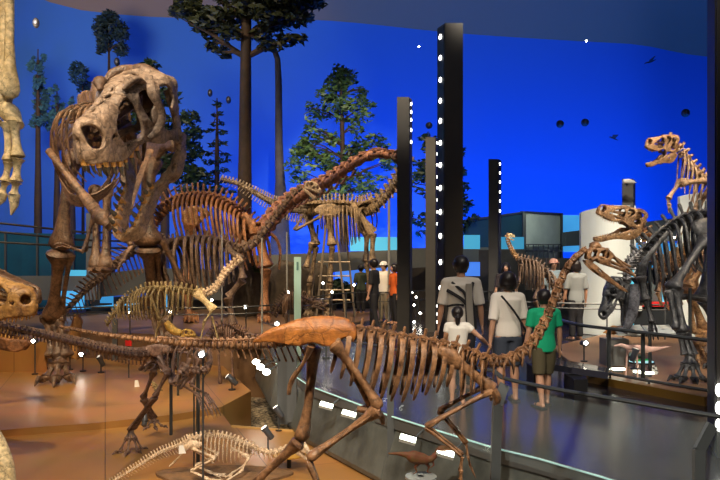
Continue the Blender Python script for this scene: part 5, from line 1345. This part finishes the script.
model('orange_dinosaur_model', 'small orange four-legged dinosaur model below the black skull', [W(603, 333, D), W(608, 331.5, D), W(614, 330, D), W(620, 330, D), W(625, 329, D), W(628, 331, D)], [.008, .03, .06, .05, .04, .02], mat('orange_model', (.65, .3, .08), (.3, .1, .03), 14, .6),
      [([W(x, 332, D + q), W(x, 336.5, D + q)], [.025, .015]) for x in (610, 623) for q in (-.04, .04)], V((W(615, 0, D).x, D, EYE - 75 / F * D)))
c = W(614, 338.3, D); o = MB().box(V((c.x, c.y, (c.z + .10) / 2)), .34, .3, c.z - .10).build('display_plinth', mat('plinth_grey', (.25, .26, .25), rough=.5), root=V((c.x, c.y, .10)), smooth=False); tag(o, 'grey plinth under the small orange dinosaur model', 'plinth')
c = G(641, 363, .10); r = thing('lit_disc', 'pale blue lit disc with little green dinosaur shapes set in the right exhibit floor', 'display', V((c.x, c.y, .10)))
MB().tube([V((c.x, c.y, .10)), V((c.x, c.y, .13))], .18, 28).build('disc', emit('disc_glow', (.45, .8, .9), .8), r); MB().tube([V((c.x, c.y, .101)), V((c.x, c.y, .122))], .2, 28).build('ring', BLACK, r)
gm = mat('green_model', (.05, .5, .12), rough=.5)
for dx, dy in ((-.06, -.03), (.09, .04)): MB().ball(V((c.x + dx, c.y + dy, .145)), (.06, .025, .02), 10).build('green_shape', gm, r)
c = G(624, 356, .10); r = thing('map_panel', 'dark square map panel with green patches beside the pink model', 'display', V((c.x, c.y, .10)))
MB().box(V((c.x, c.y, .115)), .5, .5, .03).build('panel', mat('map_green', (.05, .22, .07), (.02, .02, .02), 9, .4, lo=.45, hi=.55), r, smooth=False)
for lab, x0, x1, y, d in (('pale lit shelf panel sloping under the black skull', 618, 646, 336, 10.3), ('second pale lit shelf panel left of the black skeleton leg', 648, 676, 336, 10.2)):
    a, b_ = W(x0, y, d), W(x1, y - 1, d); o = MB().prism([a, b_, b_ + V((.05, .35, .09)), a + V((.05, .35, .09))], V((0, 0, .03))).build('shelf_panel', WHITE, root=a, smooth=False); tag(o, lab, 'shelf')
    
r = thing('display_counter', 'dark display counter with bright red edge between the white screens', 'counter', V((W(655, 0, 14.7).x, 14.7, 0)))
a, b_ = W(632, 302, 14.45), W(682, 302, 14.45); MB().box(V(((a.x + b_.x) / 2, 14.7, a.z - .05)), b_.x - a.x, .5, .09).build('red_edge', mat('red_plastic', (.7, .02, .02), rough=.4), r, smooth=False)
MB().box(V(((a.x + b_.x) / 2, 14.72, (a.z - .1) / 2)), b_.x - a.x, .45, a.z - .1).build('cabinet', DARKW, r, smooth=False)
MB().box(V((W(652, 0, 14.7).x, 14.8, a.z + .2)), .9, .3, .4).build('glass_case', mat('counter_glass', (.08, .1, .1), rough=.15), r, smooth=False)
MB().box(W(639, 308, 14.42), .12, .02, .12).build('paper_note', WHITE, r, smooth=False)
for k, (x, yt, yb, d, c3) in enumerate(((632, 264, 330, 13.2, (.1, .55, .75)), (664, 290, 330, 14.6, (.1, .5, .7)))):
    a = W(x, (yt + yb) / 2, d); o = MB().box(a, .05, .05, (yb - yt) / F * d).build('light_strip', emit('cyan_strip_%d' % k, c3, .8), root=a, smooth=False); tag(o, ('slim cyan light strip under the speckled black neck', 'short cyan light strip behind the black skeleton ribs')[k], 'lamp')
r = thing('red_sign', 'small bright red sign behind the tyrannosaur back foot', 'sign', V((W(128, 0, 13.6).x, 13.6, L1)))
c = W(128.5, 342, 13.6); MB().box(c, .12, .03, .15).build('sign_board', mat('red_sign', (.7, .02, .02), rough=.4), r, smooth=False); MB().tube([V((c.x, 13.62, L1)), c], .012, 6).build('post', STEEL, r)
for lab, x, yt, yb, d, w_ in (('grey steel post left of the red sign', 115, 319, 360, 13.4, .09), ('grey steel post right behind the tail of the slender theropod', 88, 338, 352, 13.9, .05)):
    a, b_ = W(x, yt, d), W(x, yb, d); zb = max(b_.z, L1); o = MB().box(V((a.x, a.y, (a.z + zb) / 2)), w_, .06, a.z - zb).build('metal_post', RAILG, root=V((a.x, a.y, zb)), smooth=False); tag(o, lab, 'post')
# golden stump-like fossil behind the tyrannosaur shin
mb = MB(); mb.tube([W(75, 344, 14.5) - V((0, 0, .3)), W(76, 335, 14.5), W(77, 322, 14.5), W(76, 314, 14.5)], [.14, .17, .15, .08], 10, .7); wobble(mb, .05, 5)
tag(mb.build('fossil_bone', mat('golden_bone', (.5, .27, .08), (.3, .14, .04), 10, .5), root=W(75, 352, 14.5)), 'golden brown upright bone between the tyrannosaur shin and the rising tail', 'fossil')
# long-tailed low brown skeletons in the middle ground
for lab, x0, y0, d, L_, mm in (('low dark brown skeleton with drooping head between the glass sign and orange hip bone', 283, 290, 13.5, 44, BONE_DARK), ('small scattered pinkish skeleton on the low platform right of the cream foreleg', 215, 322, 12.8, 34, BONE_SMALL)):
    gz = .02 if d > 13 else L1
    s = Skel('low_skeleton', lab, 'dinosaur skeleton', mm, V((W(x0 + 8, 0, d).x, d, gz)))
    fr = s.frames([W(x0 - 8, y0 + 26, d), W(x0, y0 + 12, d), W(x0 + 9, y0 + 4, d), W(x0 + 20, y0 + 9, d), W(x0 + 30, y0 + 14, d)], 22); s.vertebrae(fr, .05, .10, .09)
    s.ribs(fr[7:17], .3, .13, .02)
    skull(s, SAUR, W(x0 + 30, y0 + 15, d), V((1, -.3, -.15)), UP, .28, gape=.15, sv=.7, teeth=0, step=.08, thick=.05, inner=False)
    for q in (-.12, .12):
        for x in (6, 19):
            s.bone('limb_bone', W(x0 + x, y0 + 10, d + q), W(x0 + x - 3, y0 + 24, d + q), .035); e = W(x0 + x - 3, y0 + 24, d + q); s.bone('limb_bone', e, V((e.x + .05, e.y - .05, gz + .05)), .03)
# boulders in the middle ground (painted cave rocks)
for lab, x, y, d, rx, rz in (('large brown boulder behind the glass sign', 290, 285, 22, .8, .95), ('dark brown boulder left of the sauropod cradle', 314, 287, 22.4, .6, .9), ('dark boulder behind the rust foreleg', 248, 283, 21.2, .8, .95)):
    c = W(x, y, d); mb = MB().ball(V((c.x, c.y, rz * .8)), (rx, .42, rz), 18, jitter=.06); wobble(mb, .12, 1.5)
    tag(mb.build('boulder', mat('boulder_%d' % x, (.09, .07, .05), (.035, .028, .02), 2, .9, .5, 8), root=V((c.x, c.y, 0))), lab, 'rock')

# ================================================================== TREES AND HANGING THINGS
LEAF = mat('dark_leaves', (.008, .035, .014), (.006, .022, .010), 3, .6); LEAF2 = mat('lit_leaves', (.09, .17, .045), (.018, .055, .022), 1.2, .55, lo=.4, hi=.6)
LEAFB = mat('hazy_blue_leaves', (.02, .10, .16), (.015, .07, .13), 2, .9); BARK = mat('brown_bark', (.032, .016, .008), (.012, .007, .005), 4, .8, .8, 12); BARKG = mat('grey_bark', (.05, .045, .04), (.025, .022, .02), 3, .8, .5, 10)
def leaves(mb, c, r, n, sz, rng, shell=.35):
    for _ in range(n):
        v = V((rng.gauss(0, 1), rng.gauss(0, 1), rng.gauss(0, 1))).normalized() * (shell + (1 - shell) * rng.random() ** .5)
        p = c + V((v.x * r[0], v.y * r[1], v.z * r[2])); a = V((rng.uniform(-1, 1), rng.uniform(-1, 1), rng.uniform(-.6, .3))).normalized(); b_ = a.cross(V((rng.uniform(-1, 1), rng.uniform(-1, 1), rng.uniform(-1, 1)))).normalized()
        s = sz * rng.uniform(.6, 1.4); i = len(mb.v)
        mb.v += [p - a * s, p + b_ * s * .38, p + a * s, p - b_ * s * .38]; mb.f.append((i, i + 1, i + 2, i + 3)); mb.m.append(0)
def tree(name, label, trunk, trad, clumps, d, n, sz, leaf=LEAF, bark=BARK, seed=1, limbs=True, cat='tree'):
    rng = random.Random(seed); b0 = W(*trunk[0], d); r = thing(name, label, cat, V((b0.x, b0.y, .02)))
    tp_ = [W(x, y, d) for x, y in trunk]
    if tp_[0].z > .1: tp_.insert(0, V((tp_[0].x, d, .02))); trad = [trad[0]] + list(trad)
    mb = MB(); mb.tube(catmull(tp_, 14), catval(trad, 14), 12); mb.build('trunk', bark, r)
    if limbs:
        mb = MB()
        for x, y, rx, ry in clumps:
            c = W(x, y, d); q = min(catmull(tp_, 20), key=lambda p: abs(p.z - (c.z - abs(c.x - p.x) * .5)) + .3 * (p - c).length)
            mb.tube([q, q.lerp(c, .5) + V((0, 0, .1)), c], [trad[-1] * .6 + .02, trad[-1] * .4 + .015, .012], 6)
        mb.build('branch', bark, r)
    mb = MB(); k = d / F
    for x, y, rx, ry in clumps: leaves(mb, W(x, y, d) + V((0, rng.uniform(-.5, .5), 0)), (rx * k, rx * k * .9, ry * k), int(n * rx * ry / 14), sz, rng)
    o = mb.build('foliage', leaf, r, smooth=False); return r
def conifer(label, px, yt, yb, hw, d, n, sz, leaf, seed, sparse=0, ybase=None):
    rng = random.Random(seed); cl = []; m = max(8, int((yb - yt) / (7 if not sparse else 9)))
    for i in range(m):
        t = (i + .5) / m; y = yt + (yb - yt) * t; w_ = hw * (.12 + .88 * t ** .8) * rng.uniform(.8, 1.1)
        if w_ < 3: cl.append((px, y, 2, 4)); continue
        for q in (-1, 1): cl.append((px + q * w_ * .5, y + 2 * rng.random(), w_ * .52, 2.4 if sparse else 5))
    return tree('conifer', label, [(px, ybase or yb + 10), (px, (yt + yb) / 2), (px, yt)], [.14, .09, .02], cl, d, n, sz, leaf, BARK, seed)
rg = random.Random(5)
canopy = [(rg.uniform(182, 306), rg.uniform(-30, 22), rg.uniform(14, 26), rg.uniform(7, 12)) for _ in range(26)] + [(192, 8, 14, 8), (215, 42, 14, 6), (232, 36, 12, 8), (222, 52, 8, 4), (270, 48, 14, 5), (288, 40, 12, 6), (300, 38, 7, 4), (312, 2, 16, 6), (208, 30, 10, 5), (262, 34, 12, 6), (180, 18, 8, 4)]
tree('giant_conifer', 'giant conifer with thick red-brown trunk and canopy cut by the top edge', [(244, 262), (245, 150), (246, 40), (248, -60)], [.24, .2, .17, .12], canopy, 22.6, 16, .14, mat('canopy_leaves', (.022, .032, .008), (.007, .014, .006), 2, .6), BARK, 3)
tree('bare_trunk_tree', 'grey bare trunk flaring at the foot, bending left under the giant canopy', [(280, 250), (281, 205), (279, 150), (278.5, 80), (277, 56), (271, 40)], [.42, .3, .17, .14, .13, .09], [(268, 44, 10, 4), (262, 38, 10, 4)], 26.4, 12, .13, LEAF, BARKG, 4)
rg = random.Random(9); cl = []
for i in range(110):
    t = rg.random() ** .8; y = 70 + t * 132; w_ = (5 + 46 * math.sin(min(1, t * 1.25) * math.pi * .55)) * (1 if t < .85 else .7)
    cl.append((343 + rg.uniform(-1, 1) * w_, y + rg.uniform(-4, 4), rg.uniform(5, 11), rg.uniform(5, 9)))
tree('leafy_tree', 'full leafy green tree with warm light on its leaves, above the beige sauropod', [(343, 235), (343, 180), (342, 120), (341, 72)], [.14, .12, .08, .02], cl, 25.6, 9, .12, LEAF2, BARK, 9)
conifer('slim open pine with layered branches between the tyrannosaur skull and the giant trunk', 217, 98, 205, 23, 26.4, 26, .11, LEAF, 11, 1, 230)
cl = [(150, 68, 10, 8), (140, 66, 5, 5), (160, 82, 8, 6), (170, 100, 14, 10), (188, 118, 12, 8), (196, 135, 10, 7), (186, 150, 16, 12), (180, 172, 20, 12), (200, 178, 14, 10), (195, 192, 16, 7), (150, 130, 26, 20), (152, 160, 24, 16), (215, 188, 8, 4)]
tree('dense_tree', 'dense dark tree hidden behind the tyrannosaur skull, leaves showing right of the jaw', [(165, 225), (164, 160), (158, 70)], [.16, .13, .03], cl, 24.8, 22, .13, mat('mid_green_leaves', (.008, .035, .011), (.004, .015, .007), 2, .6), BARK, 12)
cl = [(110, 30, 15, 14), (103, 24, 9, 10), (118, 28, 9, 9), (110, 16, 8, 6), (104, 42, 8, 8), (118, 46, 8, 7), (122, 36, 8, 6), (99, 36, 6, 4), (104, 53, 4, 4)]
tree('round_crown_tree', 'tall dark tree with round crown on a thin stem above the tyrannosaur head', [(109, 130), (109, 80), (109, 22)], [.09, .08, .03], cl, 28, 40, .12, mat('navy_leaves', (.006, .03, .045), (.004, .018, .03), 2, .7), BARK, 13)
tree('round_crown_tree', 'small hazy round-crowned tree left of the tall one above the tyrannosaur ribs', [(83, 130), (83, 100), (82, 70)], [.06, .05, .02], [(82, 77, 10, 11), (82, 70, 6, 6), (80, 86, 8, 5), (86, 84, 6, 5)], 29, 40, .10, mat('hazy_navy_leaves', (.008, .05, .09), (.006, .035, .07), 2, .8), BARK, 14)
conifer('tallest of three hazy blue conifers at the far left', 38, 50, 125, 12, 26.5, 40, .12, LEAFB, 15)
conifer('middle hazy blue conifer right of the tallest one', 57, 86, 128, 9, 27, 40, .11, LEAFB, 16)
conifer('lowest hazy blue conifer beside the tyrannosaur ribs', 72, 98, 130, 8, 27.4, 40, .11, LEAFB, 17)
rg = random.Random(21); cl = [(436 + rg.uniform(-34, 40) * (.5 + .5 * t_), 140 + 95 * t_, rg.uniform(5, 9), rg.uniform(3, 6)) for t_ in [i / 44 for i in range(45)]]
tree('sparse_tree', 'sparse dark tree spreading behind the tallest pillar', [(436, 262), (437, 200), (438, 140)], [.14, .1, .02], cl, 26, 17, .12, LEAF, BARK, 21)
tree('bush', 'dark green bush below the violet screen behind the man in black', [(345, 305), (345, 290)], [.08, .03], [(340, 288, 12, 8), (356, 292, 12, 7), (372, 296, 12, 5)], 22.9, 24, .12, LEAF, BARK, 23, False, 'bush')
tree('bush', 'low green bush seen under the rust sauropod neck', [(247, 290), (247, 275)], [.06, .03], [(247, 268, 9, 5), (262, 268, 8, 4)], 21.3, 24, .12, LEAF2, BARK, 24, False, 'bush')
for k, (x, y, d, r_, lab) in enumerate(((11, 9, 19, .10, 'oval black speaker at the top left, nearest the cream arm'), (36, 23, 19, .11, 'oval black speaker right of the first one at top left'), (117, 62, 24, .12, 'dark speaker against the round-crowned tree stem'), (210, 93, 25, .11, 'left of two dark speakers above the slim pine'), (228.5, 100, 25, .11, 'right of two dark speakers above the slim pine'),
    (429, 125.5, 26, .13, 'round black speaker left of the tallest pillar'), (560, 124, 27, .15, 'left of two round black speakers on the blue wall at right'), (585, 122.5, 27, .15, 'right of two round black speakers on the blue wall at right'), (685.5, 113, 27, .16, 'round black speaker high beside the very near pillar'))):
    c = W(x, y, d); r = thing('hanging_speaker', lab, 'speaker', c)
    MB().ball(c, (r_ * (.8 if k < 5 else 1), r_, r_ * (1.25 if k < 5 else 1)), 14).build('speaker_body', BLACK, r)
    MB().ball(c + V((.02, -r_ * .8, 0)), (r_ * .55, r_ * .3, r_ * .7), 12).build('speaker_grille', mat('grille_%d' % k, (.03, .035, .05), rough=.4), r)
def glider(label, x, y, d, a, span_):
    c = W(x, y, d); r = thing('flying_reptile_model', label, 'flying reptile model', c); R_ = Matrix.Rotation(a, 3, 'Y')
    m = mat('glider_%d' % x, (.03, .035, .05), rough=.7)
    b = MB(); b.tube([c + R_ @ V((-.3, 0, 0)) * span_, c, c + R_ @ V((.3, 0, .02)) * span_, c + R_ @ V((.5, 0, .05)) * span_], [.01, .07 * span_, .05 * span_, .01], 8); b.build('body', m, r)
    for q in (-1, 1): MB().prism([c + R_ @ V(p) * span_ for p in ((.2, 0, .02), (.1, q * .9, .18), (-.25, q * .5, .05), (-.1, 0, 0))], V((0, 0, .02))).build('wing', m, r, smooth=False)
glider('small flying reptile model gliding near the top right', 650, 62, 25, -.3, .45); glider('small dark flying reptile model left of the rearing tan skeleton', 613, 138, 26, .5, .4)
for k, (x, y) in enumerate(((419, 46.5), (586.5, 41))):
    c = W(x, y, 27); o = MB().ball(c, .035, 8).build('ceiling_light', LAMP, root=c); tag(o, ('tiny ceiling light point between the second and the tallest pillar', 'tiny ceiling light point at the blue edge, upper right')[k], 'lamp')

#P4END
# ================================================================== CAMERA AND LIGHT
cam = bpy.data.cameras.new('camera'); cam.sensor_width = 36; cam.lens = F / 720 * 36; cam.shift_y = (HZ - 240) / 720
cam.clip_end = 200
co = bpy.data.objects.new('camera', cam); COL.objects.link(co)
co.location = (0, 0, EYE); co.rotation_euler = (math.pi / 2, 0, 0)
bpy.context.scene.camera = co

def light(kind, name, loc, tgt, power, color, size=.3, size_y=None, angle=50, blend=.6):
    l = bpy.data.lights.new(name, kind); l.energy = power; l.color = color
    if kind == 'AREA':
        l.size = size
        if size_y: l.shape = 'RECTANGLE'; l.size_y = size_y
    elif kind == 'SPOT': l.spot_size = math.radians(angle); l.spot_blend = blend; l.shadow_soft_size = size
    else: l.shadow_soft_size = size
    o = bpy.data.objects.new(name, l); COL.objects.link(o); o.location = loc
    d = (V(tgt) - V(loc)); o.rotation_euler = d.to_track_quat('-Z', 'Y').to_euler()
    return o
WARM, WHT = (1, .72, .42), (1, .88, .72)
# blue wash on the dome wall from lamps in a trough at its foot
BL = (.0, .15, 1)
for x, y, w_, p in ((-5.5, 28.3, 4, 260), (-1.5, 29, 7, 740), (5.5, 30.5, 7, 800), (12.5, 31.5, 7, 800), (19.5, 32, 8, 640)):
    light('AREA', 'blue_wash', (x, y - 3.5, .6), (x, y + 4, 8.5), p * 1.12, BL, w_, 1.0)
light('AREA', 'grey_wash', (4, 22, 13.2), (5, 26, 19), 420, (.75, .9, 1), 18, 4)
light('AREA', 'left_grey_wash', (-10, 16, 8), (-18, 26, 8), 2200, (1, .75, .5), 5, 3)
# warm exhibition spots from above, plus added fill spots, some low, on single skeletons
for loc, tg_, p, c, a in (
    ((-4.5, 3, 8), (-3, 8.6, 3), 1500, WHT, 34), ((1, 4, 2.2), (-2.8, 8.2, 2.8), 60, WHT, 34),
    ((-9, 8, 9), (-5, 13, 1.5), 1900, WARM, 46), ((-1, 7, 9), (-4.3, 14, 1), 1600, WARM, 46),
    ((-3.5, 5.5, 9), (-3.2, 10.5, -.6), 1500, WARM, 60), ((-6, 2, 7), (-2, 7.8, -.7), 480, WARM, 44),
    ((-.8, 1.6, 5.5), (.2, 4.8, .9), 1250, WHT, 56), ((-2.6, 2.2, 6), (-1, 5, .8), 380, WARM, 50),
    ((3.2, 1.6, 5), (1.4, 4.8, 1.3), 420, WHT, 44),
    ((-6, 12, 10), (-4, 19.5, 2.5), 2800, WARM, 50), ((1, 12, 10), (-.5, 18, 2.5), 2600, WARM, 46), ((-3, 11, 11), (-1.5, 16.5, 4), 1800, WARM, 40),
    ((-3.5, 7, 8), (-3, 12.5, 0), 900, WARM, 44),
    ((3, 5, 8), (5, 10, 1.8), 1500, WHT, 40), ((7, 7, 9), (5, 12, 2), 1300, WARM, 44), ((3.5, 7.5, 7), (5.2, 11, 3.4), 700, WHT, 34),
    ((4.5, 11, 7), (4.9, 15.5, 1.5), 1600, WHT, 44), ((6.5, 11, 7), (6.8, 14.6, 1.5), 1000, WHT, 44),
    ((2.5, 4.5, 7), (1.7, 8.3, .9), 520, WHT, 40), ((0, 18, 11), (0, 24, 4), 2200, WARM, 60), ((-6, 17, 12), (-4, 24, 6), 1500, WARM, 60),
    ((-1.2, 1.0, 3.6), (-2.1, 4.2, 2.0), 190, WHT, 50), ((-1.5, 1.5, 3), (-2.3, 4.6, 0), 120, WARM, 50), ((-1.5, 4, 5), (-4.2, 8.6, 1), 420, WARM, 34), ((-.5, 3.5, 5), (-1.6, 7.7, -.5), 330, WHT, 40), ((-3, 4.5, 1.0), (-3, 8.4, 2.8), 130, WARM, 40), ((5, 6, 3), (4.6, 10, 1.4), 300, WHT, 50), ((-1, 14, 9), (-.6, 25.6, 5), 3600, WHT, 36), ((4, 11, 6), (3.6, 14.5, 1), 500, WARM, 40), ((2, 12, 7), (1, 18, 0), 500, WHT, 50)):
    light('SPOT', 'exhibit_or_fill_spot', loc, tg_, p * 1.3, c, .12, angle=a)
w = bpy.data.worlds.new('world'); bpy.context.scene.world = w; w.use_nodes = True
w.node_tree.nodes['Background'].inputs['Color'].default_value = (.25, .35, .6, 1); w.node_tree.nodes['Background'].inputs['Strength'].default_value = .05
light('AREA', 'upper_room_lamp', (5.6, 22, 4.2), (6.4, 24.3, 2), 60, (.9, 1, .9), 1.6, .3)
light('AREA', 'hall_ambient', (2, 8, 12), (2, 12, 0), 160, (.85, .85, 1), 14, 14)
sc = bpy.context.scene
sc.view_settings.view_transform = 'Standard'; sc.view_settings.look = 'None'; sc.view_settings.gamma = 1; sc.view_settings.exposure = 0
